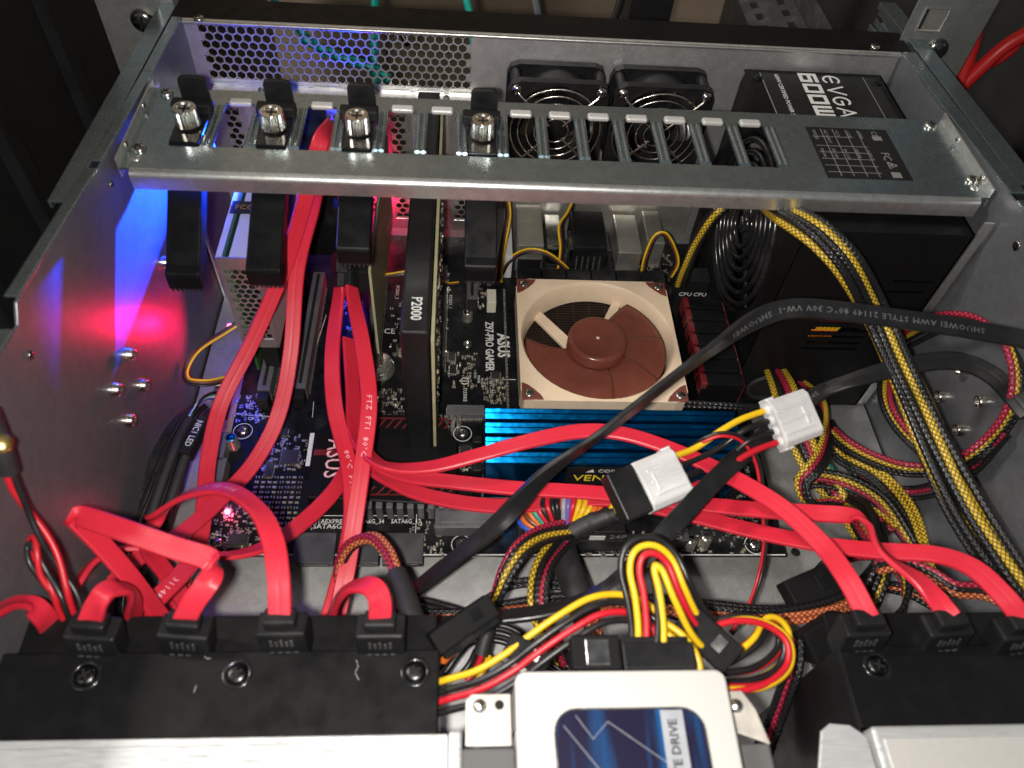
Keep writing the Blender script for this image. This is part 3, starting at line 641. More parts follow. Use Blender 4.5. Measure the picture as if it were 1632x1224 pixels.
text('SATAEXPRESS', (51.2, 19.6, 10.1), (1, 0, 0), (0, 1, 0), 3.6, 'print_white', mobo, sx=.9); text('(SATA6G_56', (51.6, 16.7, 10.1), (1, 0, 0), (0, 1, 0), 4.0, 'print_white', mobo, sx=1.05)
text('SATA6G_34', (74.1, 19.7, 10.1), (1, 0, 0), (0, 1, 0), 3.6, 'print_white', mobo, sx=.86); text('SATA6G_12', (93.5, 19.8, 10.1), (1, 0, 0), (0, 1, 0), 3.6, 'print_white', mobo, sx=.86)
text('USB3_12', (135.1, 15.5, 10.1), (1, 0, 0), (0, 1, 0), 4.0, 'print_white', mobo); text('EATXPWR', (158.1, 3.6, 10.1), (1, 0, 0), (0, 1, 0), 3.4, 'print_white', mobo)
text('CHA_FAN3', (215.3, 2.5, 10.1), (1, 0, 0), (0, 1, 0), 3.2, 'print_white', mobo); text('M.2(SOCKET3)', (122.1, 84.8, 10.1), RT, UP, 2.8, 'print_white', mobo)
text('PCIEX1_1', (122.1, 187.7, 10.1), RT, UP, 3.0, 'print_white', mobo); text('PCIEX1_2', (86.8, 195.2, 10.1), RT, UP, 3.0, 'print_white', mobo); text('DDR3', (294.4, 59.4, 10.1), RT, UP, 4, 'print_white', mobo); text('GB', (7.7, 85.2, 10.1), (1, 0, 0), (0, 1, 0), 2.6, 'print_white', mobo)
mb = MB()
for (a, b) in (((105.6, 23.2, 10.1), (46.2, 23.0, 10.1)), ((46.2, 23.0, 10.1), (47.5, 18.2, 10.1)), ((1.9, 88.2, 10.1), (19.9, 86.8, 10.1)), ((36.3, 110.9, 10.1), (42.8, 167.1, 10.1)), ((30.0, 116.5, 10.1), (37.5, 115.7, 10.1)), ((43.4, 98.0, 10.1), (44.1, 86.7, 10.1)), ((106.5, 2.1, 10.1), (106.9, 24.0, 10.1)), ((121.5, 94.8, 10.1), (122.3, 57.7, 10.1)), ((154.8, 116.7, 10.1), (163.3, 116.9, 10.1))):
    mb.tube([a, b], .22, 5)
mb.box(0.4, .4, 10.01, 304, 1.0, 10.06); mb.build('printed_outline', 'print_white', mobo)
b0 = (45.5, 64.7, 10.1); MB().box(b0[0]-1.2, b0[1]-11, 10.02, b0[0]+1.2, b0[1]+11, 10.15).build('printed_strip', 'print_white', mobo)
# expansion slots
def pcie(x, y0, y1, m='slot_grey', h=21):
    s = MB().box(x-3.6, y0, 10, x+3.6, y1, h).box(x-2.6, y0+4, h, x-1.0, y1-2, h+.6).box(x+1.0, y0+4, h, x+2.6, y1-2, h+.6).build('expansion_slot', m, mobo, bevel=.4)
    MB().box(x-.95, y0+3, h-.2, x+.95, y1-2, h+.05).build('slot_groove', 'hole_dark', s)
    mb = MB(); k = y0+4
    while k < y1-3: mb.box(x+3.6, k, 10, x+4.4, k+.7, 11.2); k += 2
    mb.build('slot_pins', 'tin', s)
    MB().box(x-3.2, y0-7, 10, x+3.2, y0-.2, 20).build('slot_latch', 'black_plastic', s, bevel=.5)
pcie(36.4, 100, 195); pcie(16.3, 98, 195, 'slot_grey'); pcie(116, 118, 205, 'slot_grey'); pcie(95.8, 175, 200, 'slot_grey', 20); pcie(136.3, 175, 200, 'slot_grey', 20); pcie(75.6, 118, 205)
# chipset heat sink with red grooves
hs = MB().prism([(50, 26), (128, 22), (128, 60), (118, 80), (60, 80), (50, 66)], 12, 24).build('chipset_heatsink', 'black_paint', mobo, bevel=1)
for k in range(11): MB().box(70+k*5.4, 20.6, 11, 73.4+k*5.4, 27, 23.2).build('fin', 'slot_grey', hs, bevel=.4)
mb = MB()
for k in range(11): mb.add([(70+k*5.2, 28, 24.1), (71.2+k*5.2, 28, 24.1), (75.5+k*5.2, 33, 24.1), (74.3+k*5.2, 33, 24.1)], [(0, 1, 2, 3)]); mb.add([(74+k*4.6, 70, 24.1), (75.2+k*4.6, 70, 24.1), (79+k*4.6, 76, 24.1), (77.8+k*4.6, 76, 24.1)], [(0, 1, 2, 3)])
mb.box(68, 27.6, 24.02, 128, 28.3, 24.3); mb.box(51, 52, 24.02, 63, 55.5, 24.2); mb.box(70, 76.3, 24.02, 122, 77.2, 24.3); mb.build('red_groove', 'heat_red', hs)
text('ASUS', (62.3, 62.2, 24.3), RT, UP, 15, 'print_pink', hs, sx=.72, ext=.1)
mb = MB()
for k in range(12): mb.box(88+k*3.6, 81, 10, 90.4+k*3.6, 84, 18)
mb.build('header_pins', 'tin', mobo)
# voltage regulator heat sinks
vh = MB().box(268, 92, 12, 271, 162, 36).build('regulator_heatsink', 'black_paint', mobo, bevel=.6)
for k in range(7):
    y = 92+k*10.2; MB().box(271.2, y, 13, 293, y+8.8, 40-.6*k*.2).build('fin_block', 'black_paint', vh, bevel=.7)
    MB().box(267.8, y+.4, 30, 271.1, y+8.2, 40.1).build('red_stripe', 'heat_red', vh, bevel=.3)
MB().box(292.9, 93, 20, 294, 160, 38).build('red_edge', 'heat_red', vh)
for k in range(6): MB().box(165+k*16.4, 178, 10, 180.6+k*16.4, 193, 32).build('regulator_choke', 'black_gloss', mobo, bevel=.7)
# rear ports seen from inside
def port(nm, x0, x1, y0, z1, m='io_tin'):
    o = MB().box(x0, y0, 10.1, x1, 254, z1).build(nm, m, mobo, bevel=.8); return o
o = port('network_port', 166, 184, 212, 34); MB().box(167, 211, 10.2, 183, 211.9, 22).build('port_base', 'black_plastic', o)
port('usb_port', 187, 198, 218, 26, 'latch'); o = port('video_port', 205, 228, 216, 30, 'black_plastic')
for xx in (202.6, 227.6): MB().box(xx, 217, 10.2, xx+2.8, 236, 27).build('port_ear', 'latch', o, bevel=.4)
mb = MB()
for k in range(5):
    for j in range(2): mb.cyl((208+k*4, 214+j*2.4, 10), (208+k*4, 216.3, 22), .5, 6)
mb.build('port_pins', 'tin', o)
port('usb_port', 236, 252, 214, 28); port('audio_jack', 256, 268, 220, 32, 'io_tin')
MB().box(160, 256, 10, 292, 257, 58).box(160, 250, 57, 292, 256.9, 58).build('port_shield', 'io_tin', mobo, bevel=.6)
MB().box(152, 205, 10, 163, 254, 30).build('port_shroud', 'nylon', mobo, bevel=.6)
# battery, capacitors, connectors
p = (78.2, 123.3, 12.0); MB().lathe((p[0], p[1], 10), (0, 0, 1), [(11, 0), (11, 2), (10.2, 2.2), (10, 5), (9.4, 5.4), (0, 5.4)], 36).build('coin_cell', 'tin', mobo); MB().box(p[0]-4, p[1]-2, 15.4, p[0]+4, p[1]+9, 16).build('cell_clip', 'chrome', mobo, bevel=.3)
def cap(x, y, h=9, r=3.2, m='tin'):
    c = MB().lathe((x, y, 10), (0, 0, 1), [(r*1.1, 0), (r*1.1, 1), (r, 1.2), (r, h-.6), (r*.85, h)], 20).build('capacitor', m, mobo)
    MB().lathe((x, y, 10+h), (0, 0, 1), [(r*.85, -.3), (r*.8, .08), (0, .1)], 20).build('capacitor_top', 'dimm_blue' if x < 20 else 'nickel', c)
for (q, h) in (((3.5, 66.3, 12.0), 9), ((251.8, 5.6, 12.0), 8), ((260.3, 7.1, 12.0), 8), ((81.1, 94.5, 12.0), 8), ((133.4, 166.4, 12.0), 7), ((92.7, 136.2, 12.0), 7)): cap(q[0], q[1], h)
for q in ((245.1, 9.0, 14.0),): 
    o = MB().cbox((q[0], q[1], 15), (10.5, 10.5, 10)).build('choke', 'charcoal', mobo, bevel=.8); text('R20', (q[0]-1, q[1]+4, 20.05), RT, UP, 5.2, 'print_white', o)
for k, q in enumerate(((-7.5, 92.7, 16.0), (-2.0, 60.7, 16.0), (0.2, 44.0, 14.0))): MB().box(q[0]-5, q[1]-9, 10, q[0]+4, q[1]+9, 19).box(q[0]-3, q[1]-7, 19, q[0]+2, q[1]+7, 19.4).build('pin_header', 'slot_grey', mobo, bevel=.4)
q = (132.6, 88.3, 13.0); m2 = MB().box(q[0]-11, q[1]-2, 10, q[0]+11, q[1]+5, 15.5).build('storage_socket', 'slot_grey', mobo, bevel=.3); mb = MB()
for k in range(20): mb.box(q[0]-10+k, q[1]-2.6, 10, q[0]-9.5+k, q[1]-1.9, 11)
mb.build('socket_pins', 'tin', m2)
q = (148.9, 178.3, 16.0); MB().box(q[0]-3, q[1]-6, 10, q[0]+3, q[1]+6, 20).build('fan_header', 'ivory', mobo, bevel=.4)
q = (-8.6, 101.7, 16.0); MB().box(q[0]-3, q[1]-5, 10, q[0]+3, q[1]+5, 19).build('fan_header', 'ivory', mobo, bevel=.4)
q = (133.5, 143.4, 12.0); MB().lathe((q[0], q[1], 10), (0, 0, 1), [(3, 0), (3, 2), (1.6, 2), (1.6, .5), (0, .5)], 18).build('standoff_nut', 'nickel', mobo)
for k in range(3): MB().box(46+k*22.4, -6, 10, 66.5+k*22.4, 11, 14.5).box(48+k*22.4, -6.6, 11, 64.5+k*22.4, -5.9, 13.5).build('drive_port', 'charcoal', mobo, bevel=.6)
q = (134.0, 17.2, 16.0); MB().box(q[0]-17, q[1]-6, 10, q[0]+17, q[1]+6, 20).box(q[0]-14, q[1]-3.5, 20, q[0]+14, q[1]+3.5, 20.8).build('usb_header', 'slot_grey', mobo, bevel=.5)
o = MB().box(160, 2.5, 10, 216, 13, 22).box(164, 2.2, 12, 172, 3, 18).build('main_power_socket', 'black_plastic', mobo, bevel=.5)
o2 = MB().box(162, 2.6, 22.2, 214, 12.6, 32).build('main_power_plug', 'black_plastic', mobo, bevel=.6); text('24P', (206, 2.4, 27), (1, 0, 0), (0, 0, 1), 6, 'print_grey', o2)
MB().box(170, 2.3, 24, 181, 2.7, 28).box(196, 2.3, 24, 204, 2.7, 28).build('label_tag', 'print_white', o2)
o = MB().box(266, 166, 10, 284, 178, 32).build('processor_power_socket', 'black_plastic', mobo, bevel=.5); o2 = MB().box(265.5, 166, 32.2, 284.5, 178, 50).build('processor_power_plug', 'black_plastic', mobo, bevel=.6)
for k in range(2): text('CPU', (266.5+k*9.5, 165.9, 38), (1, 0, 0), (0, 0, 1), 4.4, 'print_white', o2)
# chips
for (q, dx, dy, h) in (((35.2, 58.8, 10.0), 9, 9, 1.5), ((16.3, 8.4, 10.0), 9, 6, 2), ((25.8, 28.1, 10.0), 5, 5, 1), ((132.8, 64.1, 10.0), 6, 7, 1.4), ((151.0, 119.1, 10.0), 5, 6, 1.4), ((124.7, 123.5, 10.0), 4, 7, 1.2), ((123.8, 133.5, 10.0), 4, 7, 1.2), ((73.8, 180.4, 10.0), 6, 20, 4), ((222.7, 7.7, 10.0), 12, 7, 3), ((205.6, 5.8, 10.0), 8, 6, 2), ((28.6, 75.6, 10.0), 6, 5, 1.5), ((25.5, 50.6, 10.0), 4, 9, 1.6), ((78.9, 112.8, 10.0), 6, 6, 1.5)):
    c = MB().cbox((q[0], q[1], 10+h/2+.2), (dx, dy, h)).build('chip', 'chip', mobo, bevel=.2); mb = MB()
    for k in range(int(dx)): mb.box(q[0]-dx/2+.3+k, q[1]-dy/2-.7, 10, q[0]-dx/2+.75+k, q[1]+dy/2+.7, 10.5)
    for k in range(int(dy)): mb.box(q[0]-dx/2-.7, q[1]-dy/2+.3+k, 10, q[0]+dx/2+.7, q[1]-dy/2+.75+k, 10.48)
    mb.build('chip_legs', 'tin', c)
# the field of small solder parts: too many and too small to pick apart
mb = MB(); rnd = random.Random(3)
def smd(x, y, a):
    lx, ly = (1.9, 1.0) if a else (1.0, 1.9); h = rnd.uniform(.5, .9); k = rnd.random()
    mb.box(x-lx/2, y-ly/2, 10, x+lx/2, y+ly/2, 10+h*.9, 1 if k < .5 else 2)
    if a: mb.box(x-lx/2-.1, y-ly/2-.05, 10, x-lx/2+.5, y+ly/2+.05, 10+h, 0); mb.box(x+lx/2-.5, y-ly/2-.05, 10, x+lx/2+.1, y+ly/2+.05, 10+h, 0)
    else: mb.box(x-lx/2-.05, y-ly/2-.1, 10, x+lx/2+.05, y-ly/2+.5, 10+h, 0); mb.box(x-lx/2-.05, y+ly/2-.5, 10, x+lx/2+.05, y+ly/2+.1, 10+h, 0)
g0 = (31.9, 31.2, 10.0)
for i in range(8):
    for j in range(11): smd(g0[0]-12+i*3.3+rnd.uniform(-.2, .2), g0[1]-16+j*3.1, True)
for (a, b, cx_, cy_) in [(90, 16, *g0[:2])]: pass
for c0, sx_, sy_, n_ in (((8.2, 92.9, 10.0), 10, 10, 60), ((30.5, 62.9, 10.0), 13, 12, 90), ((14.9, 16.3, 10.0), 14, 12, 70), ((4.6, 19.9, 10.0), 7, 18, 40), ((150.8, 108.5, 10.0), 7, 10, 50), ((129.8, 123.6, 10.0), 9, 14, 50), ((133.9, 57.8, 10.0), 9, 7, 50), ((115.0, 170.5, 10.0), 6, 40, 60), ((286.4, 32.7, 10.0), 14, 14, 90), ((222.7, 7.7, 10.0), 26, 8, 110), ((275.2, 13.3, 10.0), 22, 12, 90), ((112.7, 9.3, 10.0), 9, 10, 40), ((83.6, 98.7, 10.0), 12, 9, 70), ((143.9, 200.3, 10.0), 6, 26, 50), ((263.5, 220.2, 10.0), 14, 14, 60), ((147.5, 147.0, 10.0), 3, 3, 0), ((57.5, 179.9, 10.0), 8, 25, 40), ((91.3, 158.8, 10.0), 8, 25, 30)):
    for _ in range(n_): smd(c0[0]+rnd.uniform(-sx_, sx_), c0[1]+rnd.uniform(-sy_, sy_), rnd.random() < .5)
for k in range(46): mb.box(157.2, 84+k*2.4, 10, 158.6, 85.2+k*2.4, 11.2, 0)
o = mb.build('solder_parts', ['tin', 'chip', 'ceramic'], mobo); o['kind'] = 'stuff'
q = (7.8, 24.9, 11.0); MB().lathe((q[0], q[1], 10), (0, 0, 1), [(1.5, 0), (1.5, 1.2), (.8, 1.9), (0, 2)], 12).build('indicator_led', 'led_red', mobo)
lamp('indicator_led_light', 'POINT', (q[0], q[1], 16), .004, (1, .06, .15), 2)
q = (139.6, 209.0, 12.0); MB().lathe((q[0], q[1], 10), (0, 0, 1), [(1.3, 0), (1.3, 1), (0, 1.4)], 10).build('indicator_led', 'led_red', mobo)

# ================================================================== processor cooler
cool = thing('processor_cooler', 'beige and brown processor fan on a low heat sink', 'cooler', (208, 115, 14))
FX0, FX1, FY0, FY1, FZ0, FZ1 = 161.7, 253.5, 69.6, 161.4, 38.0, 52.6; FCX, FCY = (FX0+FX1)/2, (FY0+FY1)/2
mb = MB()
for k in range(42): mb.box(FX0+2, FY0+2+k*2.1, 22, FX1-2, FY0+2.5+k*2.1, 37.4)
for k in range(9): mb.box(FX0+6+k*10, FY0+2.1, 30, FX0+6.5+k*10, FY1-2.1, 37.2)
mb.box(FX0+3, FY0+3, 18, FX1-3, FY1-3, 21.8); mb.build('heatsink_fins', 'fin_dark', cool)
for k in range(5): MB().tube([(FX0+2.5, FY0+22+k*12, 26), (FX1-2.5, FY0+22+k*12, 26)], 2.0, 8).build('heat_pipe', 'fin_dark', cool)
n = 72; sq = []; hw = 45.9
for k in range(n):
    a = 2*math.pi*k/n; c, s_ = math.cos(a), math.sin(a); q = min(1/max(abs(c), abs(s_)), 1.36); sq.append((FCX+hw*c*q, FCY+hw*s_*q))
def circ(r): return [(FCX+r*math.cos(2*math.pi*k/n), FCY+r*math.sin(2*math.pi*k/n)) for k in range(n)]
mb = MB(); A, B, Cc, D_ = sq, circ(44.4), circ(43.0), circ(42.2)
vs = [(u, v, FZ1) for u, v in A]+[(u, v, FZ1) for u, v in B]+[(u, v, FZ1-1.8) for u, v in Cc]+[(u, v, FZ0) for u, v in D_]+[(u, v, FZ0) for u, v in A]
def band(i, j): return [(i*n+k, i*n+(k+1) % n, j*n+(k+1) % n, j*n+k) for k in range(n)]
mb.add(vs, band(0, 1)); mb.add(vs, band(1, 2)+band(2, 3), 0, True); mb.add(vs, band(3, 4)+band(4, 0)); mb.build('fan_frame', 'fan_beige', cool, bevel=.35)
MB().box(FX0+1, FY0-1.2, FZ0, FX0+54, FY0+.3, FZ0+7).build('frame_ridge', 'fan_beige', cool, bevel=.6)
MB().box(FX0+18, FY0-1.6, FZ0+2.2, FX0+21, FY0-.9, FZ0+6.4).build('frame_notch', 'hole_dark', cool)
for sx_, sy_ in ((-1, -1), (1, -1), (-1, 1), (1, 1)):
    c = (FCX+sx_*41.3, FCY+sy_*41.3); e = 4.1
    pr = [(c[0]+e*sx_, c[1]+e*sy_), (c[0]-e*1.9*sx_, c[1]+e*sy_), (c[0]-e*1.5*sx_, c[1]+.2*e*sy_), (c[0]-.7*e*sx_, c[1]-.7*e*sy_), (c[0]+.2*e*sx_, c[1]-e*1.5*sy_), (c[0]+e*sx_, c[1]-e*1.9*sy_)]
    if sx_*sy_ < 0: pr = pr[::-1]
    pd = MB().prism(pr, FZ1-.5, FZ1+.5).build('corner_pad', 'pad_brown', cool, bevel=.5)
    screw(cool, (c[0], c[1], FZ1+.45), (0, 0, 1), 2.7, .8, 'nickel', 'fan_screw')
hub = MB().lathe((FCX, FCY, FZ0+1), (0, 0, 1), [(17.2, 0), (17.2, 11.2), (16.6, 12.6), (15, 13.2), (14.4, 12.9), (0, 13.0)], 48).build('hub', 'fan_brown', cool)
MB().lathe((FCX, FCY, FZ0+14), (0, 0, 1), [(1.1, -.1), (1.0, .12), (0, .2)], 14).build('hub_pin', 'ivory', hub)
NB = 5
for b in range(NB):
    a0 = math.radians(-172+b*46); vs = []
    NR, NQ = 9, 15
    for j in range(NR):
        r = 16.6+(41.0-16.6)*j/(NR-1)
        for q in range(NQ):
            a = a0-.30*(j/(NR-1))+(.98+.10*j/(NR-1))*q/(NQ-1); vs.append((FCX+r*math.cos(a), FCY+r*math.sin(a), FZ0+6.5+.35*q/(NQ-1)))
    o = MB().add(vs, [(j*NQ+q, (j+1)*NQ+q, (j+1)*NQ+q+1, j*NQ+q+1) for j in range(NR-1) for q in range(NQ-1)], 0, True).build('blade', 'fan_brown', cool)
    md = o.modifiers.new('thick', 'SOLIDIFY'); md.thickness = .8*S
for ang, w_ in ((66, 6.5),):
    a = math.radians(ang); d = V((math.cos(a), math.sin(a), 0)); sd = V((-d.y, d.x, 0)); o = V((FCX, FCY, 0))
    pts = [o+d*15-sd*w_/2, o+d*43.5-sd*w_*.42, o+d*43.5+sd*w_*.42, o+d*15+sd*w_/2]
    MB().prism([(p.x, p.y) for p in pts], FZ0+.2, FZ0+2.8).build('strut', 'fan_beige', cool, bevel=.5)

MB().prism([(171, 143.5), (175.5, 148), (208, 106), (202, 100)], FZ0+.3, FZ0+3.0).build('strut', 'fan_beige', cool, bevel=.5)
# ================================================================== memory modules
mlab = ['blue finned memory module, rearmost of four, beside the beige fan', 'blue finned memory module, second of four counting from the beige fan', 'blue finned memory module, third from the beige fan, directly behind the labelled one', 'blue finned memory module with the yellow lettered label, nearest of four']
for i, yc in enumerate((61.0, 52.0, 43.0, 34.0)):
    t = thing('memory_module', mlab[i], 'memory module', (209, yc, 10), 'blue memory modules'); x0, x1 = 142.4, 275.8
    MB().box(x0, yc-.6, 12, x1, yc+.6, 40).build('circuit_board', 'pcb_black', t)
    MB().box(x0, yc-2.8, 16, x1, yc-.7, 50).box(x0, yc+.7, 16, x1, yc+2.8, 50).build('heat_spreader', 'dimm_blue', t, bevel=.4)
    prof = [(-2.8, 50), (-2.8, 51.5), (-.6, 53.0), (-.6, 54.0), (1.0, 55.1), (1.4, 55.1), (1.4, 53.4), (2.8, 52), (2.8, 50)]
    MB().prism([(yc+a, b) for a, b in prof], x0, x1, 'x').build('top_fin', 'dimm_blue', t)
    for k in range(9): MB().box(x0+6+k*14.2, yc-3.1, 49.4, x0+13+k*14.2, yc-2.2, 51.2).build('ridge', 'dimm_blue', t, bevel=.5)
    MB().box(x0-5, yc-2.8, 10, x1+5, yc+2.8, 15.6).build('socket', 'slot_grey', t, bevel=.4)
    for xx in (x0-6, x1+1): MB().box(xx, yc-2.4, 10, xx+5, yc+2.4, 28).build('socket_latch', 'black_plastic', t, bevel=.6)
    if i == 3:
        l = MB().box(184, yc-3.75, 30, 244, yc-3.42, 49).build('label', 'label_black', t)
        text('VENGEANCE', (188, yc-3.8, 38.5), (1, 0, 0), (0, 0, 1), 8.2, 'print_yellow', l, sx=1.08); text('CORSAIR', (200, yc-3.8, 45.6), (1, 0, 0), (0, 0, 1), 4.0, 'print_white', l, sx=1.1)
        MB().prism([(194, 44.4), (198.4, 44.4), (197.4, 47.2)], yc-3.82, yc-3.76, 'y').build('sail_mark', 'print_white', l)
        MB().box(186, yc-3.82, 32.5, 242, yc-3.76, 33).box(186, yc-3.82, 43.2, 242, yc-3.76, 43.5).build('label_line', 'dimm_blue', l)

# ================================================================== cards
gpu = thing('graphics_card', 'black single-slot graphics card standing left of the beige fan', 'graphics card', (109, 150, 12))
MB().box(101, 57.5, 11, 114.2, 252, 119).build('shroud', 'black_plastic', gpu, bevel=1.6, seg=4)
pb = MB().box(115.0, 58.5, 22, 116.6, 252, 113).build('circuit_board', 'pcb_edge', gpu, bevel=.1)
mb = MB(); rnd = random.Random(5)
for _ in range(220):
    y, z = rnd.uniform(66, 190), rnd.uniform(50, 111); mb.box(116.6, y, z, 116.6+rnd.uniform(.6, 1.6), y+rnd.uniform(.8, 2.2), z+rnd.uniform(.6, 1.6), rnd.choice((0, 1, 1, 2)))
o = mb.build('solder_parts', ['tin', 'chip', 'ceramic'], gpu); o['kind'] = 'stuff'
MB().box(116.7, 64.5, 23, 117.1, 252, 112).build('board_face', 'pcb_black', gpu)
text('P2000', (107.8, 79.7, 119.1), RT, UP, 7.2, 'print_white', gpu, sx=.82)
nic = thing('perforated_card', 'silver expansion card with a honeycomb end panel', 'expansion card', (17, 180, 20))
X0, X1, Y0, Z0, Z1 = 7.0, 27.0, 112.0, 42.0, 110.0
MB().box(X0, Y0+.9, Z0, X0+.9, 250, Z1).box(X1-.9, Y0+.9, Z0, X1, 250, Z1).box(X0+.9, Y0+.9, Z1-.9, X0+3.2, 250, Z1-.02).box(X0+6.5, Y0+.9, Z1-.9, X1-.9, 250, Z1-.02).build('housing', 'ssd_silver', nic)
mb = MB(); grid_plate(mb, [X0, X0+2, X1-2, X1], [Z0, Z0+7, Z1-7, Z1], lambda u, w_: not (X0+2 < u < X1-2 and Z0+7 < w_ < Z1-7), lambda u, w_, k: (u, Y0+.8-.8*k, w_))
hexsheet(mb, (X0+4.0, Y0+.12, Z0+9.6), (1, 0, 0), (0, 0, 1), 4, 15, 4.0, .78, .6)
for j in range(15):
    if j % 2:
        for xa, xb in ((X0+1.9, X0+4.0), (X1-4.0, X1-1.9)): mb.box(xa, Y0+.2, Z0+9.6+j*3.464-1.75, xb, Y0+.6, Z0+9.6+j*3.464+1.75)
mb.box(X0+1.9, Y0+.22, Z0+6.9, X1-1.9, Y0+.62, Z0+7.9); mb.box(X0+1.9, Y0+.22, Z0+59.8, X1-1.9, Y0+.62, Z1-6.9)
mb.build('honeycomb_end', 'zinc_bright', nic)
MB().box(X0+3.3, Y0+1.2, 20, X0+4.9, 250, Z1+.6).build('circuit_board', 'pcb_green', nic)
q = (14.4, 149.5, 111.0); o = MB().box(X0+1, q[1]-5, Z1+.65, X0+16, q[1]+5, Z1+.8).build('label', 'label_black', nic); text('FCC', (X0+3, q[1], Z1+.82), (1, 0, 0), (0, 1, 0), 5, 'gold', o)
MB().box(X0+8, Y0+3, 20, X1-3, Y0+38, Z0-.5).build('connector_block', 'black_plastic', nic, bevel=.6)
hba = thing('controller_card', 'blue-lit controller card standing behind the brace between the left clamps, enlarged with added light shades', 'expansion card', (58, 220, 20))
MB().prism([(146, 30), (254, 30), (254, 112), (191, 112), (191, 147), (146, 147)], 66.2, 67.8, 'x').build('circuit_board', 'pcb_black', hba)  # front end raised and lengthened as an added shade for the blue light
MB().box(60, 205, 40, 66, 240, 80).build('heat_sink', 'nickel', hba, bevel=.6)
for k in range(2): MB().box(52, 188, 66+k*24, 66, 197, 80+k*24).build('cable_socket', 'black_plastic', hba, bevel=.5)
LB = (34, 196, 121)
MB().box(29, 210, 22, 52, 212, 136).build('led_rear_shade', 'pcb_black', hba); MB().box(28, 172, 112, 64, 210, 114).box(28, 171, 112, 64, 172, 121.5).box(27.4, 171, 112, 28, 210, 120.6).box(64, 171, 112, 65, 210, 121.5).build('led_shade_tray', 'black_plastic', hba)  # plate and lipped tray added to keep blue light off vent and board
MB().lathe(LB, (0, 0, 1), [(1.6, -4), (1.6, 0), (0, 1.4)], 12).build('blue_led', 'led_blue', hba)
bl = lamp('blue_led_light', 'SPOT', (LB[0], LB[1], LB[2]+3), 18.0, (.006, .045, 1.0), 1.5, (-31.6, 140, 126))     # a lensed, directional diode
bl.data.spot_size = math.radians(60); bl.data.spot_blend = .3
MB().lathe((54, 240, 86), (0, -1, 0), [(1.6, -4), (1.6, 0), (0, 1.4)], 12).build('blue_led', 'led_blue', hba)
lamp('blue_led_light', 'POINT', (54, 236, 86), .10, (.006, .045, 1.0), 2)
sb = thing('raid_card', 'small card with a pale board edge where two red cables plug in', 'expansion card', (78, 190, 20))
MB().box(79.5, 124, 24, 80.9, 250, 92).build('circuit_board', 'pcb_edge', sb); MB().box(66, 122, 78, 79, 142, 93).build('cable_socket', 'black_plastic', sb, bevel=.5)
# red lights low on the board at the rear and by the wall
MB().lathe((70, 236, 12), (0, 0, 1), [(1.4, -2), (1.4, .8), (0, 1.6)], 10).build('red_led', 'led_red', mobo); lamp('red_led_light', 'POINT', (70, 236, 18), .10, (1, .004, .08), 2)
MB().lathe((-5, 131, 38), (-.7, -.6, .3), [(1.4, -1), (1.4, .8), (0, 1.6)], 10).build('red_led', 'led_red', mobo); rl = lamp('red_led_light', 'SPOT', (-7, 130, 40), .20, (1, .004, .07), 2, (-31.6, 114, 52)); rl.data.spot_size = math.radians(140); rl.data.spot_blend = 1

# ================================================================== drive cages and drives
def cage(x0, x1, label, drives, screws_):
    t = thing('drive_cage', label, 'drive cage', ((x0+x1)/2, -140, ZF))
    pl = [(-79, 98.6), (-79, 100), (-108, 100), (-108, 98.6)]
    MB().prism(pl, x0, x1, 'x').build('top_plate', 'black_paint', t, bevel=.6)
    MB().box(x0, -205, ZF, x0+1.2, -79.2, 98.4).build('side_plate', 'black_paint', t, bevel=.4); MB().box(x1-1.2, -205, ZF, x1, -79.2, 98.4).build('side_plate', 'black_paint', t, bevel=.4)
    MB().box(x0+1.4, -79, 92.4, x1-1.4, -63.5, 93.6).build('rear_ledge', 'black_paint', t, bevel=.5)
    mb = MB(); mb.box(x0+1.4, -84, ZF, x1-1.4, -82.5, 90); mb.build('back_board', 'black_paint', t)
    for p in screws_: screw(t, (p[0], p[1], 100), (0, 0, 1), 3.8, 1.3, 'black_screw', 'cage_screw'); MB().lathe((p[0], p[1], 100.02), (0, 0, 1), [(5.4, 0), (5.2, .3), (4.2, .3), (3.9, .06)], 24).build('screw_rim', 'black_gloss', t)
    return t
cage(XL+2, 122.5, 'black drive cage at the lower left with red cables plugged in behind', 0, [(0.6, -87), (51.9, -87), (114.1, -87)])
cage(272, XR-1, 'black drive cage at the lower right with three plugs behind', 0, [(285.3, -86.5)])
lc = [o for o in bpy.data.objects if o.name == 'drive_cage'][0]
for pl in ([(92.9, -82.6, 100.1), (93.8, -84.9, 100.1), (92.9, -87.0, 100.1), (94.4, -89.7, 100.1)], [(38.8, -90.8, 100.1), (38.5, -93.3, 100.1)], [(39.5, -80.8, 100.1), (40.6, -81.7, 100.1), (41.8, -81.5, 100.1)]): MB().tube(pl, .22, 5).build('scuff', 'print_grey', lc)
t = thing('hard_drive', 'bright silver hard drive lying on the left cage', 'hard drive', (50, -150, 80))
MB().box(XL+4, -205, 80, 126, -108.4, 102.5).box(XL+4, -205, 102.6, 124.5, -111, 103.4).build('body', 'drive_steel', t, bevel=.8); MB().box(126.2, -205, 84, 131, -107.6, 104.6).build('side_rail', 'drive_steel', t, bevel=1.4, seg=3)
t = thing('hard_drive', 'silver hard drive lying on the right cage at the lower right corner', 'hard drive', (330, -150, 80))
MB().box(273, -205, 84, XR-3, -108.6, 105.5).build('body', 'drive_steel', t, bevel=1.6, seg=3); MB().box(276, -205, 105.6, XR-6, -113, 106.3).build('cover_plate', 'ssd_silver', t, bevel=.5)
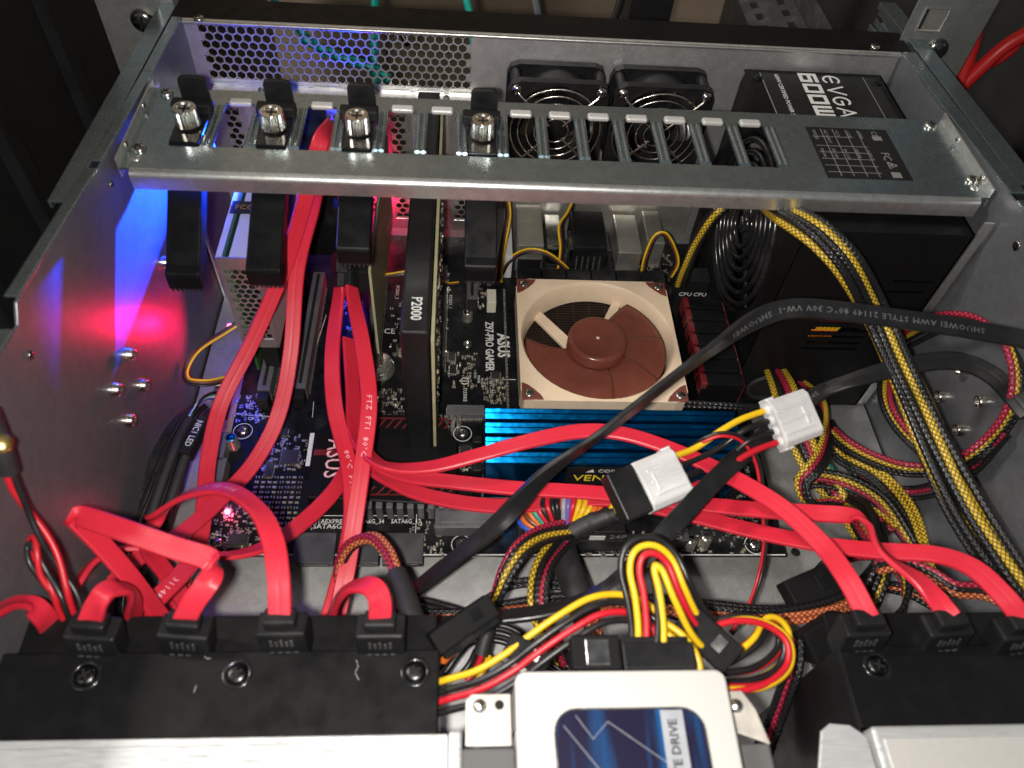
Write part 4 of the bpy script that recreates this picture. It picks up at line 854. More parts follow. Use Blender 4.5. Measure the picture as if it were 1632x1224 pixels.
o = MB().prism([(246, -135), (271, -135), (271, -112), (266, -108.2), (259, -107.5), (255, -110)], 103.5, 105).build('drive_bracket', 'drive_steel', None, bevel=.6); tag(o, 'silver tapered bracket beside the right hard drive', 'bracket')

# ================================================================== solid state drive
ssd = thing('solid_state_drive', 'silver solid state drive with a dark blue label in front', 'solid state drive', (182, -146, 121))
def rrect(x0, y0, x1, y1, r, k=6):
    out = []
    for cx_, cy_, a0 in ((x1-r, y1-r, 0), (x0+r, y1-r, 90), (x0+r, y0+r, 180), (x1-r, y0+r, 270)):
        for j in range(k+1): a = math.radians(a0+90*j/k); out.append((cx_+r*math.cos(a), cy_+r*math.sin(a)))
    return out
MB().prism(rrect(147.3, -196, 216.6, -96.2, 3.5), 122, 129).build('shell', 'ssd_silver', ssd, bevel=.8, seg=3)
MB().prism(rrect(147.6, -195.6, 216.3, -96.8, 3.5), 120.6, 121.9).build('base', 'charcoal', ssd)
m, nt, p_, nn, lk = nodes('ssd_label')
tc = nn('ShaderNodeTexCoord'); mp = nn('ShaderNodeMapping'); mp.inputs['Rotation'].default_value = (0, 0, math.radians(-24)); mp.inputs['Scale'].default_value = (130, 9, 1); lk(tc.outputs['Object'], mp.inputs[0])
nz = nn('ShaderNodeTexNoise'); nz.inputs['Scale'].default_value = 1.0; nz.inputs['Detail'].default_value = 3; lk(mp.outputs[0], nz.inputs[0])
cr = nn('ShaderNodeValToRGB'); cr.color_ramp.elements[0].position = .52; cr.color_ramp.elements[0].color = (.012, .010, .03, 1); cr.color_ramp.elements[1].position = .85; cr.color_ramp.elements[1].color = (.008, .10, .30, 1)
lk(nz.outputs['Fac'], cr.inputs[0]); lk(cr.outputs[0], p_.inputs['Base Color']); p_.inputs['Roughness'].default_value = .25; M['ssd_label'] = m
lb = MB().prism(rrect(159.5, -190, 206.5, -108.4, 7), 129.03, 129.2).build('label', 'ssd_label', ssd)
MB().prism(rrect(158.9, -190.6, 207.1, -107.8, 7.5), 129.0, 129.06).build('label_edge', 'nickel', ssd)
MB().box(193, -189.5, 129.21, 200.2, -108.8, 129.28).build('label_band', 'wire_gray', lb)
text('SOLID STATE DRIVE', (196.6, -111.5, 129.3), (0, 1, 0), (-1, 0, 0), 3.9, 'label_black', lb, align='RIGHT', sx=1.0, bold=.02)
mb = MB()
for (a, b) in (((166, -110), (171, -117)), ((171, -117), (176, -112)), ((176, -112), (193, -124)), ((162, -113), (174, -128))): mb.tube([(*a, 129.22), (*b, 129.22)], .12, 4)
mb.build('label_lines', 'wire_gray', lb)
for nm, x0, x1, q, lb_ in (('mounting_bracket', 131.8, 146.6, 1, 'cream metal mounting bracket left of the solid state drive'), ('mounting_bracket', 217.4, 230, -1, 'cream metal mounting bracket right of the solid state drive')):
    t = thing(nm, lb_, 'bracket', ((x0+x1)/2, -120, 112))
    pr = [(x0+2, -100), (x1, -100), (x1, -116), (x1-5 if q > 0 else x1-1, -116), (x0, -116), (x0, -102)] if q > 0 else [(x0, -100), (x1-5, -100), (x1-1.5, -106), (x1+1, -117), (x0, -112)]
    MB().prism(pr, 117, 118.2).build('plate', 'bracket_cream', t, bevel=.4)
    xs_ = x0+4.5 if q > 0 else x0+4.5; MB().lathe((xs_, -104 if q > 0 else -105, 118.2), (0, 0, 1), [(2.4, 0), (2.3, .8), (1.6, 1.5), (0, 1.8)], 20).build('stud', 'latch', t)
    if q > 0: MB().lathe((x0+11, -103.6, 118.25), (0, 0, 1), [(1.6, 0), (1.4, .1), (0, .1)], 16).build('hole', 'hole_dark', t)
    MB().box(x0-1, -205, 108, x1+1, -116.4, 117.4).build('carrier', 'felt_grey', t, bevel=.8)
    MB().box(146.8 if q > 0 else 216.8, -113, 119, 147.2 if q > 0 else 217.3, -101, 126).build('spring_clip', 'charcoal', t)

# ================================================================== cables
UPN = V((0, -.45, .9))
def ribbon(name, label, pts, m='sata_red', w=8.0, t=2.2, nrm=None, cat='cable', group=None, txt=None, tmat='print_pink', plugs=(), sub=10):
    # flat cable; nrm: {control index: face normal}; txt: list of (distance along in mm, string)
    P = smooth(pts, sub); n = len(pts); keys = sorted((nrm or {0: UPN}).items()); N = []
    for i in range(len(P)):
        u = i/sub
        if u <= keys[0][0]: v = V(keys[0][1])
        elif u >= keys[-1][0]: v = V(keys[-1][1])
        else:
            for (a, va), (b, vb) in zip(keys, keys[1:]):
                if a <= u <= b: v = V(va).lerp(V(vb), (u-a)/(b-a)); break
        N.append(v.normalized())
    z = min(p.z for p in P); th = thing(name, label, cat, (sum(p.x for p in P)/len(P), sum(p.y for p in P)/len(P), z), group)
    body = MB().strip(P, N, w, t).build('jacket', m, th)
    for d0, st in (txt or ()):
        flat_text(st, P, N, d0, w, t, tmat, body)
    for kind, end in plugs: sata_plug(th, P, N, end, kind)
    return th
def flat_text(st, P, N, d0, w, t, tm, parent, size=3.6, side=1):
    cu = bpy.data.curves.new('t', 'FONT'); cu.body = st; cu.size = size; cu.align_y = 'CENTER'; cu.resolution_u = 1; cu.space_character = 1.15
    ob = bpy.data.objects.new('t', cu); COL.objects.link(ob)
    me = bpy.data.meshes.new_from_object(ob.evaluated_get(bpy.context.evaluated_depsgraph_get())); bpy.data.objects.remove(ob); bpy.data.curves.remove(cu)
    L = [0]
    for a, b in zip(P, P[1:]): L.append(L[-1]+(b-a).length)
    def at(s):
        s = max(0, min(L[-1]-1e-6, s)); i = 0
        while L[i+1] < s: i += 1
        f = (s-L[i])/max(1e-9, L[i+1]-L[i]); return P[i].lerp(P[i+1], f), N[i].lerp(N[i+1], f).normalized(), (P[i+1]-P[i]).normalized()
    vs = []
    for v in me.vertices:
        p, n_, tg = at(d0+v.co.x*1.15 if d0 >= 0 else L[-1]+d0-v.co.x*1.15)
        if d0 < 0: tg = -tg
        n_ = (n_-tg*n_.dot(tg)).normalized(); up = n_.cross(tg); vs.append(p+up*v.co.y+n_*(t*.5+.06))
    mb = MB(); mb.add(vs, [list(f.vertices) for f in me.polygons]); bpy.data.meshes.remove(me); mb.build('lettering', tm, parent)
def sata_plug(th, P, N, end, kind):
    p, q = (P[0], P[1]) if end == 0 else (P[-1], P[-2]); nn_ = N[0] if end == 0 else N[-1]
    d = (p-q).normalized()
    if kind == 'drop': d = V((d.x*.25, -.18, -1)).normalized()
    nn_ = (nn_-d*nn_.dot(d)).normalized(); x = d.cross(nn_)
    Q = Matrix((x, nn_, d)).transposed().to_4x4(); Q.translation = p
    mb = MB(); mb.M = Q
    if kind == 'drop':
        mb.box(-5.6, -3.4, -1.5, 5.6, 3.4, 4); mb.box(-8.6, -4.8, 3.6, 8.6, 4.8, 21)
        o = mb.build('plug', 'black_plastic', th, bevel=1.0)
        e = MB(); e.M = Q
        for k in range(5): e.box(-4+k*1.8, 4.7, 7+(k % 2), -3+k*1.8, 5.15, 11)
        for k in range(4): e.box(-5+k*2.8, 4.7, 15, -3.2+k*2.8, 5.1, 16.4)
        e.build('embossing', 'charcoal', o, bevel=.12)
    else:
        mb.box(-4.8, -2.0, -6, 4.8, 2.0, 2); mb.box(-7, -3.2, -20 if False else 1, 7, 3.2, 12); mb.build('plug', 'black_plastic', th, bevel=.7)
RG = 'red flat drive cables'
# two ribbons rising through the third window of the brace
ribbon('drive_cable', 'red flat cable rising through the brace, the left strand of the pair', [(61.2, 173.2, 146.0), (59.3, 152.6, 152.0), (55.1, 146.1, 142.0), (50.2, 136.3, 128.0), (37.9, 121.6, 98.0), (21.0, 94.0, 70.0), (6.3, 66.4, 52.0), (2.7, 39.8, 42.0), (3.9, 16.5, 36.0), (4.4, -1.8, 32.0), (0.3, -20.2, 30.0), (-4.1, -42.7, 26.0)], nrm={0: (.3, -.8, .5), 3: (.55, -.6, .6), 6: (.5, -.3, .8), 11: (.6, -.3, .7)}, group=RG)
ribbon('drive_cable', 'red flat cable rising through the brace, the right strand of the pair', [(61.7, 177.3, 138.0), (60.4, 152.0, 146.0), (57.5, 142.6, 138.0), (52.3, 140.4, 120.0), (42.8, 123.4, 92.0), (39.2, 92.7, 62.0), (34.5, 63.1, 46.0), (24.8, 38.8, 38.0), (11.4, 18.3, 36.0), (-1.6, -2.5, 40.0), (-14.2, -14.1, 44.0), (-26.4, -27.6, 40.0)], nrm={0: (-.3, -.8, .5), 3: (-.2, -.6, .7), 6: (.2, -.3, .9), 9: (.4, .4, .8), 11: (.4, .3, .8)}, group=RG)
# two hanging from the small card
ribbon('drive_cable', 'red flat cable falling from the small card, left strand', [(65.0, 119.6, 92.0), (64.8, 111.7, 86.0), (63.3, 83.2, 74.0), (66.5, 54.7, 64.0), (75.5, 24.8, 56.0), (78.3, 0.2, 48.0), (75.8, -23.4, 44.0), (71.1, -48.4, 40.0)], nrm={0: (-.95, -.2, .3), 2: (-.3, -.4, .85), 4: (.5, -.3, .8), 7: (.2, -.5, .8)}, txt=[(95, '80°C  FT1'),], plugs=(('end', 0),), group=RG)
ribbon('drive_cable', 'red flat cable falling from the small card, right strand', [(71.1, 119.8, 92.0), (72.3, 110.0, 88.0), (79.5, 81.0, 82.0), (84.7, 50.1, 76.0), (83.3, 20.5, 66.0), (80.3, -9.4, 54.0), (77.9, -31.3, 48.0), (74.1, -51.2, 40.0)], nrm={0: (.95, -.2, .3), 2: (.3, -.4, .85), 4: (-.1, -.4, .9), 7: (.3, -.5, .8)}, txt=[(70, 'FTZ  FT1  80°C')], plugs=(('end', 0),), group=RG)
ribbon('drive_cable', 'red flat cable arching over the memory to the first plug on the right', [(68.2, 104.0, 60.0), (72.8, 72.8, 56.0), (76.9, 43.7, 58.0), (86.6, 24.0, 66.0), (99.3, 14.9, 72.0), (116.9, 13.3, 76.0), (137.0, 17.1, 80.0), (160.1, 22.4, 84.0), (183.7, 27.0, 86.0), (202.5, 25.2, 88.0), (223.0, 16.5, 90.0), (246.0, 2.1, 92.0), (265.0, -17.9, 98.0), (274.8, -40.2, 106.0), (276.7, -58.9, 114.0), (279.8, -73.6, 114.0)], nrm={0: (.6, -.3, .7), 3: (.4, .5, .75), 5: (0, .35, .9), 8: (0, .1, 1), 10: (-.2, .3, .9), 13: (-.5, .1, .85), 15: (0, -.85, .5)}, plugs=(('drop', 1),), group=RG)
ribbon('drive_cable', 'red flat cable running under the black one to the second plug on the right', [(78.9, 47.8, 52.0), (85.6, 29.1, 58.0), (101.6, 17.2, 62.0), (125.6, 11.3, 66.0), (154.9, 6.9, 68.0), (192.8, 3.4, 70.0), (229.4, -3.3, 74.0), (260.6, -11.3, 82.0), (284.8, -17.4, 90.0), (297.1, -23.5, 98.0), (298.3, -33.6, 104.0), (297.0, -46.7, 110.0), (305.5, -60.2, 114.0), (311.6, -73.7, 114.0)], nrm={0: (.5, 0, .8), 3: (0, .2, .95), 7: (0, .1, 1), 9: (.2, -.2, .9), 10: (.9, .1, .3), 11: (.6, .3, .7), 13: (0, -.85, .5)}, txt=[(-330, 'Serial  ATA  26AWG   2149P   30V  80°C  FT1  FT2')], plugs=(('drop', 1),), group=RG)
ribbon('drive_cable', 'red flat cable running low across the board to the third plug on the right', [(80.9, 34.1, 44.0), (94.7, 21.5, 50.0), (113.5, 11.7, 52.0), (143.7, 5.3, 54.0), (173.8, 5.7, 56.0), (200.6, 5.7, 60.0), (231.2, -4.1, 66.0), (261.6, -17.8, 74.0), (286.6, -29.4, 84.0), (304.9, -37.2, 94.0), (322.0, -43.6, 104.0), (329.7, -53.0, 112.0), (334.3, -66.1, 116.0), (339.5, -75.1, 114.0)], nrm={0: (.5, 0, .8), 4: (0, .15, 1), 9: (0, .1, 1), 11: (-.5, .3, .8), 13: (0, -.8, .5)}, plugs=(('drop', 1),), group=RG)
# tangle behind the left cage
ribbon('drive_cable', 'red flat cable arching over to the third plug of the left cage', [(7.6, -36.5, 40.0), (-0.6, -26.9, 52.0), (-5.9, -21.1, 66.0), (2.9, -16.7, 84.0), (18.8, -14.4, 98.0), (36.6, -17.7, 108.0), (52.5, -30.9, 116.0), (61.1, -45.3, 120.0), (65.5, -59.9, 120.0), (66.8, -72.1, 114.0)], nrm={0: (.7, -.3, .5), 2: (.9, 0, .4), 4: (-.3, .6, .75), 6: (.5, .2, .85), 8: (0, -.5, .85), 9: (0, -.9, .4)}, txt=[(-62, '30V 80°C FT1 FT2')], plugs=(('drop', 1),), group=RG)
ribbon('drive_cable', 'red flat cable folded into a triangle at the second plug of the left cage', [(13.6, -59.1, 70.0), (5.1, -50.0, 92.0), (-5.1, -40.6, 104.0), (-13.7, -33.8, 112.0), (-15.1, -32.8, 114.0), (-7.8, -35.4, 117.0), (8.3, -42.0, 120.0), (29.1, -50.8, 124.0), (41.4, -55.5, 126.0), (44.6, -59.0, 126.0), (42.6, -63.9, 124.0), (38.1, -69.0, 120.0), (34.4, -72.9, 114.0)], nrm={0: (.5, .2, .85), 3: (.3, .3, .9), 4: (-.9, .3, .3), 5: (-.2, .3, -.9), 8: (-.2, .2, -.95), 9: (.95, -.1, .2), 10: (.2, -.5, .85), 12: (0, -.9, .4)}, plugs=(('drop', 1),), group=RG)
ribbon('drive_cable', 'red flat cable bending short over the first plug of the left cage', [(4.0, -62.7, 80.0), (9.5, -60.8, 100.0), (10.7, -61.4, 114.0), (8.4, -64.4, 120.0), (6.3, -68.4, 120.0), (3.0, -73.1, 114.0)], nrm={0: (.8, -.4, .3), 2: (.2, .3, .9), 4: (-.3, -.3, .85), 5: (0, -.9, .4)}, plugs=(('drop', 1),), group=RG)
ribbon('drive_cable', 'red flat cable looping out of the picture at the left edge', [(-23.0, -67.4, 80.0), (-20.6, -65.8, 98.0), (-24.2, -63.5, 106.0), (-27.0, -67.6, 112.9), (-27.0, -79.5, 125.8)], nrm={0: (.6, -.5, .6), 2: (.1, .4, .9), 4: (-.4, .3, .85)}, group=RG)
ribbon('drive_cable', 'red flat cable bending short over the fourth plug of the left cage', [(77.0, -59.5, 70.0), (83.7, -58.2, 96.0), (91.5, -59.8, 112.0), (98.3, -63.5, 120.0), (101.4, -68.1, 120.0), (101.6, -73.2, 114.0)], nrm={0: (-.7, -.2, .6), 2: (-.2, .5, .85), 4: (.4, -.3, .85), 5: (0, -.9, .4)}, txt=[(18, 'FT2 F')], plugs=(('drop', 1),), group=RG)
ribbon('drive_cable', 'thin-edged red cable sweeping from the heat sink to the left wall', [(72.2, 38.2, 36.0), (66.0, 21.1, 38.0), (55.0, 3.2, 42.0), (42.2, -12.2, 48.0), (25.3, -20.7, 54.0), (5.0, -20.5, 60.0), (-13.9, -22.8, 66.0), (-23.2, -30.8, 70.0), (-25.5, -42.7, 72.0), (-26.7, -57.4, 66.0)], nrm={0: (.75, .55, .3), 2: (.6, .6, .45), 4: (.1, .75, .6), 7: (-.5, .6, .6), 9: (-.9, .2, .4)}, txt=[(-190, 'AWG 26AWG')], group=RG)
ribbon('drive_cable', 'red flat cable lying under the folded triangle', [(14.0, -24.7, 60.0), (10.5, -37.5, 66.0), (5.4, -48.6, 70.0), (-0.6, -61.0, 72.0)], nrm={0: (.3, .5, .8), 3: (.4, .4, .8)}, txt=[(14, '31148')], group=RG)
# black flat cables
ribbon('black_flat_cable', 'black flat cable arching from the floor over the memory to the right edge', [(100.9, -38.4, 40.0), (120.8, -30.7, 60.0), (144.8, -20.9, 84.0), (165.2, -6.9, 104.0), (187.7, 3.3, 120.0), (214.1, 20.2, 132.0), (232.8, 31.8, 140.0), (252.6, 44.0, 146.0), (270.0, 49.9, 148.0), (292.1, 49.2, 148.0), (317.8, 47.4, 146.0), (346.4, 44.8, 144.0), (384.6, 40.6, 140.0)], 'black_wire', 8.6, 2.4, nrm={0: (.4, .3, .85), 2: (.45, .2, .85), 4: (.75, -.5, .05), 6: (.75, -.55, .1), 8: (.1, -.5, .85), 12: (0, -.4, .9)}, txt=[(-28, 'SHUOWEI AWM STYLE 21149 80°C 30V VW-1  SHUOWEI')], tmat='print_dim')
ribbon('black_flat_cable', 'black flat cable passing below the white connectors to the right edge', [(105.7, -56.5, 60.0), (145.2, -53.7, 64.0), (168.9, -51.8, 68.0), (188.7, -49.4, 80.0), (200.7, -42.9, 90.0), (220.1, -25.0, 98.0), (244.2, -1.3, 96.0), (271.8, 23.0, 90.0), (301.1, 45.2, 93.0), (322.6, 48.6, 104.0), (344.1, 52.8, 108.0), (365.5, 54.0, 110.0), (379.2, 44.3, 112.0), (385.0, 19.9, 114.6)], 'black_wire', 8.6, 2.4, nrm={0: (0, .6, .8), 2: (0, .55, .85), 3: (.4, .2, .9), 5: (.6, .3, .7), 8: (.3, .3, .9), 11: (-.1, -.5, .85), 13: (-.6, -.2, .75)}, txt=[(-110, 'SHUOWEI')], tmat='print_dim')

# ------------------------------------------------------------------ round wires and braided looms
def strands(C_, cols, r, parent=None, spread=1.0, twist=0.0, a0=None, mats=None, wob=.4, rows=1, seed=1, joined=None, n=8, sub=9):
    P = smooth(C_, sub); fr = frames(P, a0); rnd_ = random.Random(seed); k_ = len(cols); mb = MB(); L = 0
    per = math.ceil(k_/rows)
    for j, c in enumerate(cols):
        ph = rnd_.uniform(0, 6); pts = []; L = 0
        ox_ = ((j % per)-(per-1)/2)*2*r*spread; oz_ = ((j//per)-(rows-1)/2)*2*r*.85
        for i, (p, t, a, b) in enumerate(fr):
            if i: L += (p-fr[i-1][0]).length
            w_ = math.sin(L*.045+ph)*wob*r; ang = twist*L; ca, sa = math.cos(ang), math.sin(ang)
            u, v = ox_+w_, oz_+math.cos(L*.05+ph*1.7)*wob*r*.7
            pts.append(p+a*(u*ca-v*sa)+b*(u*sa+v*ca))
        if joined: mb.tube(pts, r, n, joined.index(c))
        else: MB().tube(pts, r, n).build('wire', c, parent)
    if joined: return mb
def loom(label, C_, cols, r=2.3, rows=1, seed=1, twist=.012, name='braided_cable', ends=(), group='braided power cables', spread=.86):
    P = [V(p) for p in C_]; th = thing(name, label, 'cable', (sum(p.x for p in P)/len(P), sum(p.y for p in P)/len(P), min(p.z for p in P)), group)
    js = sorted(set(cols)); strands(C_, cols, r, None, spread, twist, joined=js, rows=rows, seed=seed, n=9).build('braided_sleeve', js, th)
    for pts, rr in ends: MB().tube(smooth(pts, 6), rr, 12).build('heat_shrink', 'black_rubber', th)
    return th
Y, R_, K, O, G = 'sl_yellow', 'sl_red', 'sl_black', 'sl_orange', 'sl_green'
loom('thick yellow and black braided cable running from the power supply down the right side', [(294.4, 158.0, 120.6), (290.0, 131.0, 135.0), (293.8, 109.0, 145.0), (301.2, 98.0, 145.1), (314.3, 88.0, 136.0), (333.5, 76.3, 114.0), (340.0, 47.4, 106.0), (346.8, 13.5, 98.0), (354.8, -15.7, 92.0), (363.6, -37.8, 88.0), (374.2, -62.6, 84.0)], [K, Y, K, K, Y, K, K, Y], 2.0, 2, 3, .006)
loom('braided cable dropping from the brace to the processor power plug', [(272.5, 156.6, 120.0), (266.3, 155.2, 110.0), (263.7, 157.0, 90.0), (262.9, 157.3, 70.0), (263.5, 159.6, 52.0)], [Y, K, K, K], 1.65, 2, 5, .01)
loom('red and yellow braided cable looping round the rivet nuts on the right wall', [(372.5, 102.7, 60.0), (381.2, 105.1, 70.0), (376.0, 86.7, 102.1), (382.0, 72.6, 117.0), (385.0, 54.8, 122.6), (385.0, 37.9, 119.2), (385.0, 27.5, 106.5), (382.0, 22.1, 90.8), (376.0, 20.0, 74.5), (381.2, 32.8, 46.0), (370.8, 38.8, 36.0), (360.3, 49.8, 28.0), (352.1, 62.4, 22.0), (346.7, 73.2, 20.0)], [R_, Y, K, K], 1.55, 1, 7, .01)
loom('red and yellow braided cable in the smaller loop beside the power supply', [(385.0, 113.2, 45.0), (376.9, 97.1, 44.0), (367.9, 75.8, 48.0), (367.1, 59.4, 50.0), (371.4, 44.6, 52.0), (383.1, 34.2, 50.0), (385.0, 24.5, 67.5)], [R_, Y, K], 1.5, 1, 8, .004)
loom('thick many-coloured braided loom falling from the power supply opening', [(320.7, 127.4, 20.0), (319.6, 101.2, 30.0), (318.6, 76.3, 34.0), (320.1, 57.1, 34.0), (323.9, 42.0, 32.0), (331.1, 27.5, 30.0), (337.6, 12.5, 30.0), (339.4, -5.7, 34.0)], [Y, R_, K, Y, G, K, K], 2.0, 2, 9, .01)
loom('braided cable curling back beside the white connector', [(336.4, 119.9, 14.0), (341.2, 93.0, 24.0), (335.7, 66.5, 36.0), (324.8, 44.5, 44.0), (314.3, 32.2, 46.0), (309.2, 27.3, 40.0), (313.4, 19.5, 34.0), (327.1, 19.5, 34.0), (342.5, 14.1, 34.0), (350.5, 0.4, 36.0)], [Y, R_, K, K], 1.45, 1, 10, .03)
loom('yellow braided cable running diagonally over the right floor', [(343.8, 78.6, 12.0), (348.7, 58.0, 18.0), (359.9, 43.2, 24.0), (366.0, 26.2, 28.0), (366.9, 7.9, 32.0), (362.6, -16.9, 36.0), (360.5, -38.0, 40.0)], [Y, Y, K, K], 1.5, 1, 11, .01)
loom('black and yellow braided cable in the small curl at the right', [(313.3, 33.6, 26.0), (320.9, 34.0, 34.0), (334.8, 27.9, 38.0), (348.6, 17.5, 38.0), (357.2, 0.4, 36.0), (362.9, -14.3, 34.0)], [K, Y, R_, K], 1.4, 1, 12, .02)
loom('orange and black braided cable crossing behind the solid state drive', [(109.2, -40.5, 30.0), (132.4, -42.1, 34.0), (149.6, -40.8, 38.0), (172.5, -39.2, 42.0), (195.0, -40.3, 46.0), (222.8, -43.2, 50.0), (244.0, -47.8, 54.0), (265.7, -50.5, 56.0), (287.9, -48.3, 56.0), (306.7, -42.0, 54.0), (322.4, -31.2, 50.0), (334.7, -18.2, 46.0), (342.5, 1.8, 40.0)], [K, O, O, K, Y], 1.65, 2, 13, .004)
loom('dark red braided cable running to the right edge behind the plugs', [(315.5, -33.9, 70.0), (325.5, -33.3, 72.0), (336.5, -38.7, 74.0), (344.0, -46.3, 76.0), (356.3, -48.3, 78.0), (366.4, -54.8, 80.0), (374.7, -61.1, 80.0)], [R_, K, O, K, R_], 1.5, 2, 14, .012)
loom('red and black braided cable hanging behind the right cage', [(272.3, -63.3, 62.0), (270.4, -73.3, 60.0), (268.0, -81.2, 52.0), (265.4, -90.7, 40.0), (261.0, -100.9, 30.0)], [K, R_, K, Y, R_], 1.65, 2, 15, .006)
loom('braided cable coiled in the right foreground under the red ribbons', [(301.5, -37.7, 24.0), (306.2, -24.1, 30.0), (320.8, -12.5, 34.0), (339.8, -11.8, 36.0), (348.8, -23.5, 36.0), (343.8, -40.2, 34.0), (330.0, -49.4, 30.0)], [K, Y, K, R_], 1.45, 1, 16, .02)
loom('yellow and black braided cable arching down from the taped joint', [(184.1, -5.5, 52.0), (168.1, -12.9, 60.0), (157.4, -22.4, 66.0), (150.6, -31.6, 64.0), (146.9, -38.9, 58.0), (144.4, -42.6, 50.0)], [K, Y, K, R_], 1.45, 1, 17, .016, ends=(([(144.4, -41.7, 50.0), (142.9, -50.3, 44.0), (139.6, -61.5, 40.0)], 3.6),))
loom('yellow and black braided cable bowing under the taped joint', [(183.3, -7.1, 50.0), (176.9, -14.0, 52.0), (168.7, -25.9, 56.0), (165.1, -38.2, 56.0), (165.6, -49.1, 54.0), (169.7, -55.9, 48.0), (176.3, -64.6, 36.0)], [K, R_, K, Y], 1.45, 1, 18, .012)
loom('orange braided loom leaving the wide black tube', [(188.6, -47.1, 46.0), (190.0, -53.5, 44.0), (192.5, -60.6, 40.0), (194.1, -70.3, 36.0)], [O, O, K, K], 1.9, 2, 19, .006, ends=(([(179.7, -2.5, 34.0), (180.3, -15.4, 40.0), (183.3, -31.3, 44.0), (187.5, -47.0, 46.0)], 7.0),))
loom('orange and black braided cable arching beside the drive ports', [(77.6, -36.8, 40.0), (75.7, -23.7, 48.0), (80.9, -17.0, 58.0), (90.5, -17.9, 66.0), (98.2, -28.0, 72.0), (103.4, -40.1, 76.0)], [O, K, R_, O], 1.45, 2, 20, .02, ends=(([(103.4, -39.5, 76.0), (107.2, -49.1, 80.0), (110.9, -59.9, 84.0), (114.3, -68.6, 86.0)], 4.6),))
loom('black braided cable following the yellow one down the right wall', [(306.2, 96.0, 140.4), (333.5, 95.4, 112.0), (341.6, 62.1, 100.0), (348.2, 25.8, 90.0), (355.2, -7.0, 82.0), (365.3, -36.7, 76.0), (376.5, -62.2, 72.0)], [K, K, K], 1.7, 1, 51, .01)
loom('dark braided cable sagging under the small loop to the right wall', [(352.5, 88.4, 10.0), (354.0, 57.6, 14.0), (366.1, 39.8, 16.0), (380.4, 33.6, 20.0), (385.0, 25.8, 40.3), (385.0, 20.7, 67.6), (385.0, 22.1, 96.3)], [K, R_, K], 1.5, 1, 52, .01)
loom('black and yellow braided cable standing up behind the first right plug', [(311.6, -50.7, 50.0), (318.5, -41.3, 56.0), (325.9, -27.8, 60.0), (331.3, -9.8, 56.0), (334.4, 7.5, 46.0), (332.8, 18.5, 36.0)], [K, K, Y, K], 1.5, 1, 53, .02)
loom('black and orange braided cable lying along the right floor', [(305.4, -43.5, 14.0), (321.4, -27.4, 14.0), (339.5, -19.8, 16.0), (357.9, -22.4, 18.0), (370.1, -31.6, 20.0), (382.1, -43.0, 20.0)], [K, O, K], 1.5, 1, 54, .02)
loom('black braided cable bowed behind the wide black tube', [(141.9, -27.4, 16.0), (157.5, -18.5, 18.0), (176.1, -19.5, 20.0), (197.7, -24.4, 20.0), (216.0, -29.3, 20.0), (237.3, -36.6, 18.0)], [K, K], 1.5, 1, 55, .02)
th = thing('taped_joint', 'black taped joint where two braided cables and yellow wires meet', 'cable joint', (200, 0, 50))
MB().tube(smooth([(179.5, -9.1, 50.0), (188.3, -5.2, 54.0), (196.9, -3.3, 58.0), (202.8, -1.7, 60.0)], 6), [4.3, 4.0, 4.2, 4.6, 4.4, 4.2, 4.5, 4.1, 4.3, 4.7, 4.4, 4.2, 4.0, 4.3, 4.4, 4.2, 4.0, 4.0, 3.8], 14).build('tape_wrap', 'black_rubber', th)
strands([(201.1, -3.0, 60.0), (203.8, 0.1, 64.0), (207.3, 1.5, 70.0), (209.7, 1.4, 76.0)], ['wire_yellow', 'wire_yellow', 'black_wire'], 1.3, th, seed=3)

# colourful wires of the main power plug: individual strands
th = thing('power_plug_wires', 'fan of many coloured wires at the main power plug', 'wires', (185, 10, 22), None)
cols = ['wire_blue', 'wire_orange', 'wire_brown', 'wire_orange', 'wire_green', 'wire_red', 'black_wire', 'wire_red', 'black_wire', 'black_wire', 'wire_gray', 'wire_purple', 'wire_red', 'wire_yellow', 'wire_yellow', 'wire_yellow', 'wire_orange', 'wire_orange', 'black_wire', 'wire_brown']
S0 = [(165.8, 7.1, 30.0), (205.3, 11.9, 32.0)]; T0 = [(158.8, 1.9, 44.0), (164.8, 3.4, 54.0), (173.5, 4.6, 58.0), (182.3, 4.2, 60.0), (193.0, 2.7, 58.0), (201.6, 0.2, 54.0)]; E0 = [(174.6, -5.8, 42.0), (184.1, -6.1, 44.0)]
tops = smooth(T0, 8)
for k, c in enumerate(cols):
    f = k/(len(cols)-1); s0 = V(S0[0]).lerp(V(S0[1]), f)+V((0, 9, 0)); top = tops[int(f*(len(tops)-1))]; e = V(E0[0]).lerp(V(E0[1]), f)+V((0, -2, -2+(k % 3)))
    MB().tube(smooth([s0, s0.lerp(top, .6)+V((0, 5, 4)), top, top.lerp(e, .55)+V((0, -1, 2)), e, e+V((1, -6, -10))], 6), 1.35, 8).build('wire', c, th)

